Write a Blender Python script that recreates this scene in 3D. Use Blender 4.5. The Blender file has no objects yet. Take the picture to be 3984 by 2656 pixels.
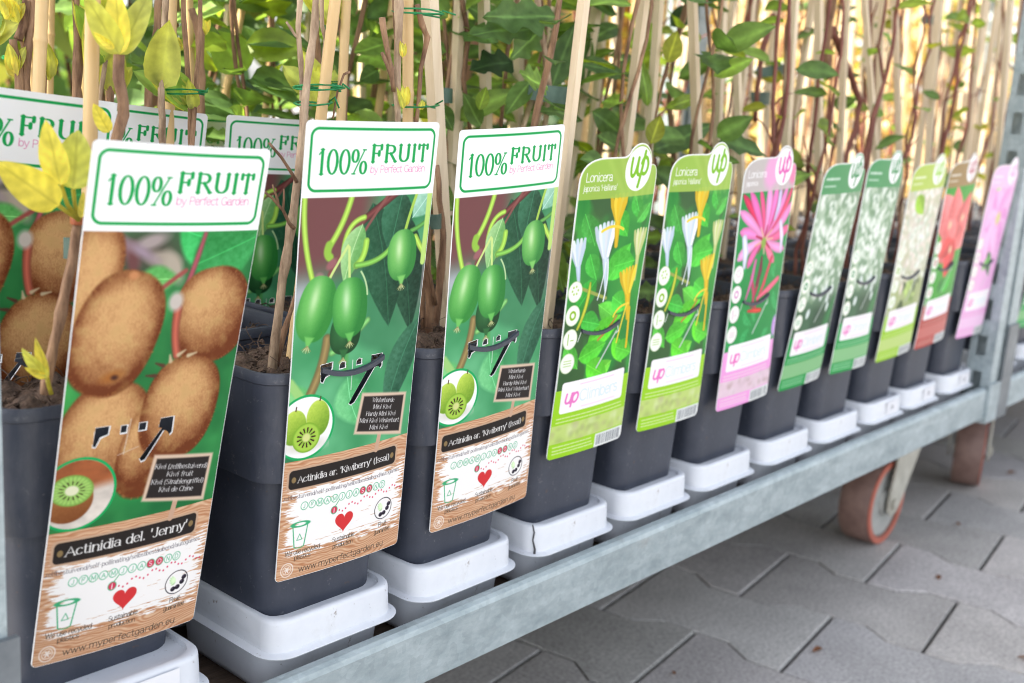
import bpy, math, random
import numpy as np
from mathutils import Vector, Matrix

SC = bpy.context.scene
COL = SC.collection
PI = math.pi
RNG = random.Random(11)

# ------------------------------------------------------------------ camera
cam_d = bpy.data.cameras.new('camera')
cam = bpy.data.objects.new('camera', cam_d)
COL.objects.link(cam)
cam_d.sensor_width = 36.0
cam_d.lens = 39.568
cam_d.clip_start = 0.01
cam_d.clip_end = 400
cam.matrix_world = Matrix(((0.656894, 0.112396, -0.745559, -0.434329),
                           (-0.750844, 0.187655, -0.633261, -0.494725),
                           (0.068732, 0.975783, 0.207661, 0.312761),
                           (0, 0, 0, 1)))
cam_d.dof.use_dof = True
cam_d.dof.focus_distance = 0.70
cam_d.dof.aperture_fstop = 8.0
SC.camera = cam
SC.cycles.filter_width = 1.0

# ------------------------------------------------------------------ light
SUN_EL, SUN_AZ = math.radians(50), math.radians(-65)      # azimuth from +Y towards +X
world = bpy.data.worlds.new('World')
SC.world = world
world.use_nodes = True
wn = world.node_tree.nodes
wl = world.node_tree.links
wn.clear()
wo = wn.new('ShaderNodeOutputWorld')
wb = wn.new('ShaderNodeBackground')
ws = wn.new('ShaderNodeTexSky')
wh = wn.new('ShaderNodeHueSaturation')
ws.sky_type = 'NISHITA'
ws.sun_disc = False
ws.sun_elevation = SUN_EL
ws.sun_rotation = SUN_AZ
ws.air_density = 1.0
ws.dust_density = 2.0
wh.inputs['Saturation'].default_value = 0.32
wl.new(ws.outputs[0], wh.inputs['Color'])
wl.new(wh.outputs[0], wb.inputs[0])
wb.inputs[1].default_value = 0.15
wl.new(wb.outputs[0], wo.inputs[0])

sun_d = bpy.data.lights.new('sun', 'SUN')
sun_d.energy = 5.0
sun_d.angle = math.radians(0.5)
sun_d.color = (1.0, 0.9, 0.74)
sun = bpy.data.objects.new('sun', sun_d)
COL.objects.link(sun)
sv = Vector((math.sin(SUN_AZ) * math.cos(SUN_EL), math.cos(SUN_AZ) * math.cos(SUN_EL), math.sin(SUN_EL)))
sun.rotation_euler = sv.to_track_quat('Z', 'Y').to_euler()

SC.view_settings.view_transform = 'Standard'
SC.view_settings.look = 'None'
SC.view_settings.exposure = 1.72
SC.view_settings.gamma = 1.0

# ------------------------------------------------------------------ helpers
def s2l(c):
    c = np.asarray(c, dtype=np.float64)
    return np.where(c <= 0.04045, c / 12.92, ((c + 0.055) / 1.055) ** 2.4)

class MB:
    """collects geometry for one mesh object"""
    def __init__(self):
        self.v, self.f, self.m, self.c = [], [], [], []
        self.col = None

    def add(self, vs, fs, mi=0, col=None):
        o = len(self.v)
        self.v += [tuple(p) for p in vs]
        self.f += [tuple(i + o for i in f) for f in fs]
        self.m += [mi] * len(fs)
        if col is not None or self.col is not None:
            self.col = True
            cc = col if col is not None else (1, 1, 1)
            if len(cc) == 3 and not hasattr(cc[0], '__len__'):
                self.c += [tuple(cc)] * len(vs)
            else:
                self.c += [tuple(q) for q in cc]
        return self

    def box(self, x0, x1, y0, y1, z0, z1, mi=0, bev=0.0):
        if bev <= 0:
            vs = [(x, y, z) for x in (x0, x1) for y in (y0, y1) for z in (z0, z1)]
            fs = [(0, 1, 3, 2), (4, 6, 7, 5), (0, 4, 5, 1), (2, 3, 7, 6), (0, 2, 6, 4), (1, 5, 7, 3)]
            return self.add(vs, fs, mi)
        b = min(bev, (x1 - x0) / 2.01, (y1 - y0) / 2.01, (z1 - z0) / 2.01)
        cx, cy = (x0 + x1) / 2, (y0 + y1) / 2
        rings = []
        for z, ins in ((z0, b), (z0 + b * .3, b * .3), (z0 + b, 0), (z1 - b, 0), (z1 - b * .3, b * .3), (z1, b)):
            rings.append([(cx + px, cy + py, z) for px, py in rrect2((x1 - x0) / 2 - ins, (y1 - y0) / 2 - ins, max(b - ins, b * .25), 3)])
        return self.rings(rings, True, True, mi)

    def rings(self, rings, cap0=False, cap1=False, mi=0, close=True, col=None):
        n = len(rings[0])
        vs = [p for r in rings for p in r]
        fs = []
        for i in range(len(rings) - 1):
            for j in range(n if close else n - 1):
                k = (j + 1) % n
                fs.append((i * n + j, i * n + k, (i + 1) * n + k, (i + 1) * n + j))
        if cap0:
            fs.append(tuple(range(n - 1, -1, -1)))
        if cap1:
            o = (len(rings) - 1) * n
            fs.append(tuple(o + j for j in range(n)))
        return self.add(vs, fs, mi, col)

    def tube(self, pts, rad, n=8, mi=0, caps=True, square=False, col=None, flat=1.0, updir=None):
        pts = [Vector(p) for p in pts]
        if not hasattr(rad, '__len__'):
            rad = [rad] * len(pts)
        rings = []
        t0 = (pts[1] - pts[0]).normalized()
        up = Vector(updir) if updir else Vector((0, -1, 0.05)) if abs(t0.y) < 0.9 else Vector((1, 0, 0))
        for i, p in enumerate(pts):
            a = pts[max(i - 1, 0)]
            b = pts[min(i + 1, len(pts) - 1)]
            t = (b - a).normalized()
            s = t.cross(up).normalized()
            u = s.cross(t).normalized()
            r = rad[i]
            ring = []
            for j in range(n):
                ang = 2 * PI * (j + (0.5 if square else 0)) / n
                q = r * (1.3 if square else 1)
                ring.append(p + s * math.cos(ang) * q + u * math.sin(ang) * q * flat)
            rings.append(ring)
        return self.rings(rings, caps, caps, mi, True, col)

    def disc_prism(self, c, axis, rad, h, n=32, mi=0, inner=0.0):
        ax = Vector(axis).normalized()
        s = ax.orthogonal().normalized()
        u = ax.cross(s)
        c = Vector(c)
        def ring(r, d):
            return [c + ax * d + (s * math.cos(2 * PI * j / n) + u * math.sin(2 * PI * j / n)) * r for j in range(n)]
        prof = [(rad * .96, 0), (rad, h * .08), (rad, h * .92), (rad * .96, h)]
        if inner > 0:
            prof = [(inner, 0)] + prof + [(inner, h), (inner, 0)]
            return self.rings([ring(r, d) for r, d in prof], False, False, mi)
        return self.rings([ring(r, d) for r, d in prof], True, True, mi)

    def mesh(self, name, smooth=False, angle=None):
        me = bpy.data.meshes.new(name)
        me.from_pydata(self.v, [], self.f)
        if self.m and max(self.m) > 0:
            me.polygons.foreach_set('material_index', self.m)
        if self.col:
            at = me.color_attributes.new('Col', 'FLOAT_COLOR', 'POINT')
            d = np.ones((len(self.v), 4), np.float32)
            d[:, :3] = np.array(self.c, np.float32)
            at.data.foreach_set('color', d.ravel())
        if smooth:
            me.polygons.foreach_set('use_smooth', [True] * len(me.polygons))
            if angle is not None:
                me.set_sharp_from_angle(angle=math.radians(angle))
        me.update()
        return me

def rrect2(hx, hy, r, n=4):
    r = min(r, hx * .999, hy * .999)
    out = []
    for cx, cy, a0 in ((hx - r, hy - r, 0), (-hx + r, hy - r, 90), (-hx + r, -hy + r, 180), (hx - r, -hy + r, 270)):
        for k in range(n + 1):
            a = math.radians(a0 + 90 * k / n)
            out.append((cx + r * math.cos(a), cy + r * math.sin(a)))
    return out

def rr(h, r, z, cx=0, cy=0, n=6):
    return [(cx + x, cy + y, z) for x, y in rrect2(h, h, r, n)]

def setmat(me, mats):
    me.materials.clear()
    for m in (mats if isinstance(mats, (list, tuple)) else [mats]):
        me.materials.append(m)
    return me

def part(name, me, mat, parent, label=None):
    if mat is not None and not me.materials:
        setmat(me, mat)
    o = bpy.data.objects.new(name, me)
    COL.objects.link(o)
    o.parent = parent
    if label:
        o['label'] = label
    return o

def thing(name, label, cat, loc=(0, 0, 0), group=None, me=None, mat=None):
    if me is not None and mat is not None and not me.materials:
        setmat(me, mat)
    o = bpy.data.objects.new(name, me)
    COL.objects.link(o)
    o.location = loc
    o['label'] = label
    o['category'] = cat
    if group:
        o['group'] = group
    return o

def copy_thing(src, loc, label, group=None):
    r = src.copy()
    COL.objects.link(r)
    r.location = loc
    r['label'] = label
    if group:
        r['group'] = group
    for ch in list(src.children):
        c = ch.copy()
        COL.objects.link(c)
        c.parent = r
        for g in list(ch.children):
            d = g.copy()
            COL.objects.link(d)
            d.parent = c
    return r

# ------------------------------------------------------------------ materials
def nmat(name):
    m = bpy.data.materials.new(name)
    m.use_nodes = True
    nt = m.node_tree
    b = nt.nodes['Principled BSDF']
    return m, nt, b

def noise_mat(name, c1, c2, scale=20, detail=5, rough=.5, metal=0.0, bump=0.0, bscale=None, stretch=(1, 1, 1), spec=.5, lo=.35, hi=.65, rough2=None, specks=(), vor=None):
    m, nt, b = nmat(name)
    N, L = nt.nodes, nt.links
    tc = N.new('ShaderNodeTexCoord')
    mp = N.new('ShaderNodeMapping')
    mp.inputs['Scale'].default_value = stretch
    L.new(tc.outputs['Object'], mp.inputs[0])
    no = N.new('ShaderNodeTexNoise')
    no.inputs['Scale'].default_value = scale
    no.inputs['Detail'].default_value = detail
    no.inputs['Roughness'].default_value = .65
    L.new(mp.outputs[0], no.inputs['Vector'])
    cr = N.new('ShaderNodeValToRGB')
    cr.color_ramp.elements[0].position = lo
    cr.color_ramp.elements[1].position = hi
    cr.color_ramp.elements[0].color = (*c1, 1)
    cr.color_ramp.elements[1].color = (*c2, 1)
    L.new(no.outputs['Fac'], cr.inputs[0])
    out = cr.outputs[0]
    if vor:                                  # crystalline zinc flakes
        vo = N.new('ShaderNodeTexVoronoi')
        vo.inputs['Scale'].default_value = vor[0]
        L.new(tc.outputs['Object'], vo.inputs['Vector'])
        sx = N.new('ShaderNodeSeparateColor')
        L.new(vo.outputs['Color'], sx.inputs[0])
        mr0 = N.new('ShaderNodeMapRange')
        mr0.inputs[3].default_value, mr0.inputs[4].default_value = 1 - vor[1], 1 + vor[1]
        L.new(sx.outputs[0], mr0.inputs[0])
        vs = N.new('ShaderNodeVectorMath')
        vs.operation = 'SCALE'
        L.new(out, vs.inputs[0])
        L.new(mr0.outputs[0], vs.inputs['Scale'])
        out = vs.outputs[0]
    for (ssc, slo, shi, scol, sfac, sst) in specks:      # dust, scuffs and dirt
        m2 = N.new('ShaderNodeMapping')
        m2.inputs['Scale'].default_value = sst
        L.new(tc.outputs['Object'], m2.inputs[0])
        n3 = N.new('ShaderNodeTexNoise')
        n3.inputs['Scale'].default_value = ssc
        n3.inputs['Detail'].default_value = 5
        n3.inputs['Roughness'].default_value = .7
        L.new(m2.outputs[0], n3.inputs['Vector'])
        mr3 = N.new('ShaderNodeMapRange')
        mr3.inputs[1].default_value, mr3.inputs[2].default_value = slo, shi
        mr3.inputs[4].default_value = sfac
        L.new(n3.outputs['Fac'], mr3.inputs[0])
        mx3 = N.new('ShaderNodeMix')
        mx3.data_type = 'RGBA'
        L.new(mr3.outputs[0], mx3.inputs[0])
        L.new(out, mx3.inputs[6])
        mx3.inputs[7].default_value = (*scol, 1)
        out = mx3.outputs[2]
    L.new(out, b.inputs['Base Color'])
    b.inputs['Roughness'].default_value = rough
    b.inputs['Metallic'].default_value = metal
    b.inputs['Specular IOR Level'].default_value = spec
    if rough2 is not None:
        mr = N.new('ShaderNodeMapRange')
        mr.inputs[3].default_value = rough
        mr.inputs[4].default_value = rough2
        L.new(no.outputs['Fac'], mr.inputs[0])
        L.new(mr.outputs[0], b.inputs['Roughness'])
    if bump > 0:
        n2 = N.new('ShaderNodeTexNoise')
        n2.inputs['Scale'].default_value = bscale or scale * 4
        n2.inputs['Detail'].default_value = 4
        L.new(mp.outputs[0], n2.inputs['Vector'])
        bp = N.new('ShaderNodeBump')
        bp.inputs['Strength'].default_value = bump
        bp.inputs['Distance'].default_value = .002
        L.new(n2.outputs['Fac'], bp.inputs['Height'])
        L.new(bp.outputs[0], b.inputs['Normal'])
    return m

def col_mat(name, rough=.4, spec=.5, transl=0.0, nscale=0, coat=0.0, namt=.3):
    """colour from the 'Col' attribute (printed ink / leaf pigment)"""
    m, nt, b = nmat(name)
    N, L = nt.nodes, nt.links
    at = N.new('ShaderNodeAttribute')
    at.attribute_name = 'Col'
    src = at.outputs['Color']
    if nscale:
        tc = N.new('ShaderNodeTexCoord')
        no = N.new('ShaderNodeTexNoise')
        no.inputs['Scale'].default_value = nscale
        no.inputs['Detail'].default_value = 4
        L.new(tc.outputs['Object'], no.inputs['Vector'])
        mr = N.new('ShaderNodeMapRange')
        mr.inputs[1].default_value = .3
        mr.inputs[2].default_value = .7
        mr.inputs[3].default_value = 1 - namt
        mr.inputs[4].default_value = 1 + namt
        L.new(no.outputs['Fac'], mr.inputs[0])
        mx = N.new('ShaderNodeVectorMath')
        mx.operation = 'SCALE'
        L.new(src, mx.inputs[0])
        L.new(mr.outputs[0], mx.inputs['Scale'])
        src = mx.outputs[0]
    L.new(src, b.inputs['Base Color'])
    b.inputs['Roughness'].default_value = rough
    b.inputs['Specular IOR Level'].default_value = spec
    b.inputs['Coat Weight'].default_value = coat
    if transl > 0:
        tr = N.new('ShaderNodeBsdfTranslucent')
        gm = N.new('ShaderNodeVectorMath')
        gm.operation = 'MULTIPLY'
        gm.inputs[1].default_value = (1.5, 1.35, .5)
        L.new(src, gm.inputs[0])
        L.new(gm.outputs[0], tr.inputs[0])
        ms = N.new('ShaderNodeMixShader')
        ms.inputs[0].default_value = transl
        L.new(b.outputs[0], ms.inputs[1])
        L.new(tr.outputs[0], ms.inputs[2])
        L.new(ms.outputs[0], N['Material Output'].inputs[0])
    return m

M_pot = noise_mat('pot_plastic', (.036, .042, .060), (.054, .061, .083), 24, 7, .36, 0, .05, 500, spec=.34, rough2=.55, lo=.42, hi=.72, specks=((210, .62, .72, (.26, .26, .26), .34, (1, 1, 1)), (34, .56, .78, (.13, .13, .14), .45, (1, 1, .25)), (120, .66, .72, (.10, .06, .04), .6, (1, 1, 1))))
M_tray = noise_mat('white_plastic', (.56, .585, .64), (.66, .68, .72), 14, 5, .33, 0, .03, 200, rough2=.45, specks=((130, .65, .71, (.16, .11, .08), .7, (1, 1, 1)), (26, .58, .80, (.42, .42, .42), .5, (1, .3, 1))))
M_galv = noise_mat('galvanised_steel', (.23, .285, .305), (.42, .48, .50), 42, 9, .38, .35, .12, 160, stretch=(.7, 3, 1.6), rough2=.66, lo=.28, hi=.72, vor=(190, .07), specks=((60, .64, .72, (.56, .62, .64), .5, (.12, 1, 1)), (45, .66, .74, (.12, .13, .13), .5, (.15, 1, 1)), (20, .66, .8, (.26, .20, .15), .35, (1, 1, 1))))
M_galvd = noise_mat('dull_shaded_steel', (.12, .135, .15), (.19, .21, .225), 30, 6, .5, .3, .1, 120)  # dull steel; its darker tone also paints shade onto the post flanks
M_ply = noise_mat('shelf_board', (.05, .032, .022), (.10, .065, .045), 30, 6, .7, 0, .3, 90, stretch=(1, 6, 1))
M_soil = noise_mat('potting_soil', (.028, .017, .012), (.17, .11, .078), 160, 8, .95, 0, 1.0, 420, lo=.3, hi=.75)
M_fibre = noise_mat('root_fibre', (.14, .09, .06), (.40, .31, .23), 60, 4, .9)
M_bark = noise_mat('brown_bark', (.10, .045, .024), (.40, .235, .135), 110, 8, .8, 0, .8, 420, stretch=(1, 1, .22))
M_barkp = noise_mat('pale_bark', (.20, .125, .075), (.56, .41, .28), 120, 8, .8, 0, .8, 420, stretch=(1, 1, .25))
M_redbark = noise_mat('red_bark', (.13, .035, .025), (.27, .10, .07), 50, 8, .7, 0, .4, 200, stretch=(1, 1, .3))
M_bamboo = noise_mat('bamboo', (.58, .375, .16), (.72, .51, .26), 40, 6, .45, 0, .08, 200, stretch=(1, 1, .12))
M_stake = noise_mat('pale_wood', (.62, .48, .32), (.74, .61, .44), 90, 6, .65, 0, .2, 300, stretch=(1, 1, .05))
M_node = noise_mat('bamboo_node', (.22, .12, .05), (.42, .27, .13), 200, 5, .6)
M_tie = noise_mat('green_wire', (.0, .17, .045), (.01, .26, .08), 200, 3, .35)
M_tape = noise_mat('green_tape', (.05, .10, .075), (.09, .155, .12), 60, 4, .5)
M_leaf = col_mat('leaf', .42, .32, .5, 90, 0, .26)
M_shrub = col_mat('shrub_leaf', .45, .4, .5, 8, 0, .3)
M_print = col_mat('printed_ink', .38, .13, 0, 0, 0)
M_card = noise_mat('white_card', (.74, .75, .76), (.78, .785, .79), 30, 3, .35)
M_tyre = noise_mat('orange_tyre', (.15, .085, .07), (.235, .145, .12), 40, 5, .6, 0, .2, 200)
M_tyre_edge = noise_mat('tyre_edge', (.42, .11, .07), (.52, .15, .10), 40, 4, .5)
M_rim = noise_mat('zinc_rim', (.36, .37, .35), (.48, .48, .45), 40, 6, .45, .2, .1)
M_fork = noise_mat('fork_steel', (.40, .38, .32), (.55, .53, .46), 50, 6, .5, .15, .15)
M_shade_panel = noise_mat('shade_panel_grey', (.55, .55, .55), (.62, .62, .62), 5, 3, .6)

def paver_mat():
    m, nt, b = nmat('concrete_paver')
    N, L = nt.nodes, nt.links
    at = N.new('ShaderNodeAttribute')
    at.attribute_name = 'Col'
    tc = N.new('ShaderNodeTexCoord')
    n1 = N.new('ShaderNodeTexNoise')
    n1.inputs['Scale'].default_value = 5
    n1.inputs['Detail'].default_value = 8
    n1.inputs['Roughness'].default_value = .7
    n2 = N.new('ShaderNodeTexNoise')
    n2.inputs['Scale'].default_value = 260
    n2.inputs['Detail'].default_value = 3
    L.new(tc.outputs['Object'], n1.inputs['Vector'])
    L.new(tc.outputs['Object'], n2.inputs['Vector'])
    r1 = N.new('ShaderNodeMapRange')
    r1.inputs[1].default_value, r1.inputs[2].default_value = .3, .7
    r1.inputs[3].default_value, r1.inputs[4].default_value = .74, 1.18
    r2 = N.new('ShaderNodeMapRange')
    r2.inputs[1].default_value, r2.inputs[2].default_value = .3, .7
    r2.inputs[3].default_value, r2.inputs[4].default_value = .72, 1.28
    L.new(n1.outputs['Fac'], r1.inputs[0])
    L.new(n2.outputs['Fac'], r2.inputs[0])
    mu = N.new('ShaderNodeMath')
    mu.operation = 'MULTIPLY'
    L.new(r1.outputs[0], mu.inputs[0])
    L.new(r2.outputs[0], mu.inputs[1])
    sc = N.new('ShaderNodeVectorMath')
    sc.operation = 'SCALE'
    L.new(at.outputs['Color'], sc.inputs[0])
    L.new(mu.outputs[0], sc.inputs['Scale'])
    L.new(sc.outputs[0], b.inputs['Base Color'])
    b.inputs['Roughness'].default_value = .82
    bp = N.new('ShaderNodeBump')
    bp.inputs['Strength'].default_value = .35
    bp.inputs['Distance'].default_value = .0015
    L.new(n2.outputs['Fac'], bp.inputs['Height'])
    L.new(bp.outputs[0], b.inputs['Normal'])
    return m
M_paver = paver_mat()
M_joint = noise_mat('joint_sand', (.018, .017, .017), (.075, .065, .06), 60, 6, .95)
M_yard = noise_mat('yard_concrete', (.21, .205, .205), (.27, .265, .265), 2, 6, .9)
# ------------------------------------------------------------------ printed artwork (flat labels): drawn by code, stored as ink colours on a fine grid
def arcp(cx, cy, rx, ry, a0, a1, n=10):
    return [(cx + rx * math.cos(math.radians(a0 + (a1 - a0) * k / n)), cy + ry * math.sin(math.radians(a0 + (a1 - a0) * k / n))) for k in range(n + 1)]

def _gl():
    A = arcp
    el = lambda cx, cy, rx, ry: A(cx, cy, rx, ry, 0, 360, 18)
    g = {}
    g['a'] = (4.3, [A(1.9, 3.4, 1.6, 1.6, 160, 0, 8) + [(3.5, .3), (4.1, 0)], el(1.8, 1.45, 1.7, 1.45)])
    g['b'] = (4.4, [[(.5, 7), (.5, 0)], el(2.3, 2.5, 1.8, 2.5)])
    g['c'] = (3.9, [A(2.1, 2.5, 1.9, 2.5, 45, 318, 14)])
    g['d'] = (4.4, [[(3.9, 7), (3.9, 0)], el(2.1, 2.5, 1.8, 2.5)])
    g['e'] = (4.1, [[(.3, 2.7), (3.8, 2.7)] + A(2.1, 2.5, 1.8, 2.5, 8, 318, 14)])
    g['f'] = (2.8, [A(2.3, 5.7, 1.0, 1.3, 40, 180, 6) + [(1.3, 0)], [(0, 5), (2.5, 5)]])
    g['g'] = (4.4, [[(3.9, 5), (3.9, -.4)] + A(2.1, -.5, 1.8, 1.6, 0, -150, 8), el(2.1, 2.5, 1.8, 2.5)])
    g['h'] = (4.5, [[(.5, 7), (.5, 0)], A(2.2, 3.2, 1.7, 1.8, 180, 0, 8) + [(3.9, 0)]])
    g['i'] = (1.6, [[(.7, 5), (.7, 0)], [(.7, 6.6), (.7, 6.9)]])
    g['j'] = (1.8, [[(1.1, 5), (1.1, -.9)] + A(.1, -.9, 1, 1.1, 0, -100, 5), [(1.1, 6.6), (1.1, 6.9)]])
    g['k'] = (4.3, [[(.5, 7), (.5, 0)], [(3.8, 5), (.7, 2.1)], [(1.6, 3), (4.0, 0)]])
    g['l'] = (1.6, [[(.7, 7), (.7, 0)]])
    g['m'] = (6.9, [[(.5, 5), (.5, 0)], A(2.0, 3.4, 1.5, 1.6, 180, 0, 7) + [(3.5, 0)], A(5.0, 3.4, 1.5, 1.6, 180, 0, 7) + [(6.5, 0)]])
    g['n'] = (4.5, [[(.5, 5), (.5, 0)], A(2.2, 3.2, 1.7, 1.8, 180, 0, 8) + [(3.9, 0)]])
    g['o'] = (4.2, [el(2.1, 2.5, 1.9, 2.5)])
    g['p'] = (4.4, [[(.5, 5), (.5, -2)], el(2.3, 2.5, 1.8, 2.5)])
    g['r'] = (3.1, [[(.5, 5), (.5, 0)], A(2.2, 3.3, 1.7, 1.7, 180, 50, 6)])
    g['s'] = (3.5, [A(1.75, 3.75, 1.3, 1.25, 40, 250, 8) + A(1.75, 1.3, 1.4, 1.3, 80, -150, 8)])
    g['t'] = (2.8, [[(1.1, 6.6), (1.1, 1.0)] + A(2.0, 1.0, .9, 1.0, 180, 320, 5), [(0, 5), (2.5, 5)]])
    g['u'] = (4.5, [[(.5, 5), (.5, 1.8)] + A(2.2, 1.8, 1.7, 1.8, 180, 360, 8), [(3.9, 5), (3.9, 0)]])
    g['v'] = (4.2, [[(.2, 5), (2.1, 0), (4.0, 5)]])
    g['w'] = (6.2, [[(.2, 5), (1.7, 0), (3.1, 4.6), (4.5, 0), (6, 5)]])
    g['x'] = (4.1, [[(.3, 5), (3.8, 0)], [(3.8, 5), (.3, 0)]])
    g['y'] = (4.2, [[(.2, 5), (2.2, 0)], [(4.0, 5), (1.9, -1.2), (.9, -2), (.2, -1.8)]])
    g['z'] = (3.9, [[(.4, 5), (3.5, 5), (.3, 0), (3.6, 0)]])
    g['A'] = (5.8, [[(.2, 0), (2.9, 7), (5.6, 0)], [(1.2, 2.5), (4.6, 2.5)]])
    g['C'] = (5.6, [A(3.1, 3.5, 2.7, 3.5, 45, 315, 14)])
    g['D'] = (5.6, [[(.6, 0), (.6, 7), (2.2, 7)] + A(2.2, 3.5, 3.0, 3.5, 90, -90, 12) + [(.6, 0)]])
    g['F'] = (5.3, [[(.7, 0), (.7, 7)], [(.7, 6.85), (4.4, 6.85)], [(.7, 3.6), (3.4, 3.6)], [(4.4, 6.9), (4.4, 5.5)], [(3.4, 4.3), (3.4, 2.9)]])
    g['G'] = (6.0, [A(3.1, 3.5, 2.7, 3.5, 45, 350, 16) + [(3.6, 2.9)], [(5.6, 3), (5.6, .5)]])
    g['H'] = (5.8, [[(.7, 0), (.7, 7)], [(5.1, 0), (5.1, 7)], [(.7, 3.6), (5.1, 3.6)]])
    g['I'] = (2.2, [[(1.1, 0), (1.1, 7)]])
    g['J'] = (3.6, [[(2.7, 7), (2.7, 1.5)] + A(1.4, 1.5, 1.3, 1.6, 0, -150, 8)])
    g['K'] = (5.4, [[(.7, 0), (.7, 7)], [(5, 7), (.9, 2.9)], [(2, 4), (5.2, 0)]])
    g['L'] = (4.4, [[(.7, 7), (.7, 0), (4.2, 0)]])
    g['M'] = (6.8, [[(.6, 0), (.8, 7)], [(.8, 7), (3.4, 1)], [(3.4, 1), (6.0, 7)], [(6.0, 7), (6.2, 0)]])
    g['N'] = (5.8, [[(.7, 0), (.7, 7)], [(.7, 7), (5.0, 0)], [(5.0, 0), (5.0, 7)]])
    g['O'] = (6.0, [el(3, 3.5, 2.7, 3.5)])
    g['P'] = (4.9, [[(.7, 0), (.7, 7)], [(.7, 6.9), (2.6, 6.9)] + A(2.6, 5.1, 1.9, 1.8, 90, -90, 8) + [(.7, 3.3)]])
    g['R'] = (5.5, [[(.7, 0), (.7, 7)], [(.7, 6.9), (2.6, 6.9)] + A(2.6, 5.2, 1.9, 1.7, 90, -90, 8) + [(.7, 3.5)], [(2.6, 3.5), (5.2, 0)]])
    g['S'] = (4.6, [A(2.3, 5.2, 1.8, 1.75, 40, 250, 9) + A(2.3, 1.75, 1.95, 1.75, 80, -155, 9)])
    g['T'] = (5.2, [[(2.6, 0), (2.6, 7)], [(.3, 6.85), (4.9, 6.85)], [(.3, 6.9), (.3, 5.5)], [(4.9, 6.9), (4.9, 5.5)]])
    g['U'] = (5.8, [[(.8, 7), (.8, 2.3)] + A(2.9, 2.3, 2.1, 2.3, 180, 360, 9) + [(5.0, 7)]])
    g['W'] = (7.6, [[(.2, 7), (2.1, 0), (3.8, 6.4), (5.5, 0), (7.4, 7)]])
    g['0'] = (4.4, [el(2.2, 3.5, 1.8, 3.5)])
    g['1'] = (3.4, [[(.7, 5.6), (1.9, 6.9)], [(1.9, 7), (1.9, 0)]])
    g['2'] = (4.4, [A(2.2, 5.1, 1.8, 1.9, 170, -30, 9) + [(.4, 0), (4.0, 0)]])
    g['6'] = (4.4, [el(2.2, 2.1, 1.8, 2.1), A(3.6, 2.6, 3.2, 4.4, 95, 180, 6)])
    g['8'] = (4.4, [el(2.2, 1.9, 1.9, 1.9), el(2.2, 5.4, 1.6, 1.6)])
    g['%'] = (6.6, [el(1.5, 5.2, 1.2, 1.8), el(5.1, 1.8, 1.2, 1.8), [(5.2, 7), (1.2, 0)]])
    g['/'] = (2.8, [[(2.6, 7.2), (.2, -.5)]])
    g['.'] = (1.6, [[(.7, 0), (.7, .35)]])
    g[','] = (1.6, [[(.8, .3), (.4, -.9)]])
    g["'"] = (1.5, [[(.8, 7.2), (.6, 5.2)]])
    g['-'] = (3, [[(.3, 2.6), (2.6, 2.6)]])
    g['('] = (2.4, [A(3.0, 2.9, 2.4, 4.6, 125, 235, 8)])
    g[')'] = (2.4, [A(-.6, 2.9, 2.4, 4.6, 55, -55, 8)])
    g['\xe4'] = (4.3, g['a'][1] + [[(1.1, 6.5), (1.1, 6.8)], [(2.9, 6.5), (2.9, 6.8)]])
    g[' '] = (2.4, [])
    return g
GLYPH = _gl()

def vnoise(x, y, seed=0, oct=3, gain=.5):
    out = np.zeros(np.broadcast(x, y).shape)
    amp, tot = 1.0, 0.0
    for o in range(oct):
        r = np.random.RandomState(seed * 31 + o)
        T = r.rand(97, 89)
        xi, yi = np.floor(x).astype(int), np.floor(y).astype(int)
        fx, fy = x - xi, y - yi
        fx, fy = fx * fx * (3 - 2 * fx), fy * fy * (3 - 2 * fy)
        a, b = T[xi % 97, yi % 89], T[(xi + 1) % 97, yi % 89]
        c, d = T[xi % 97, (yi + 1) % 89], T[(xi + 1) % 97, (yi + 1) % 89]
        out += amp * ((a * (1 - fx) + b * fx) * (1 - fy) + (c * (1 - fx) + d * fx) * fy)
        tot += amp
        amp *= gain
        x, y = x * 2.03 + 7.1, y * 2.03 + 3.7
    return out / tot

def sstep(a, b, x):
    t = np.clip((x - a) / (b - a), 0, 1)
    return t * t * (3 - 2 * t)

def hexc(h):
    return np.array([int(h[i:i + 2], 16) / 255 for i in (0, 2, 4)])

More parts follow.
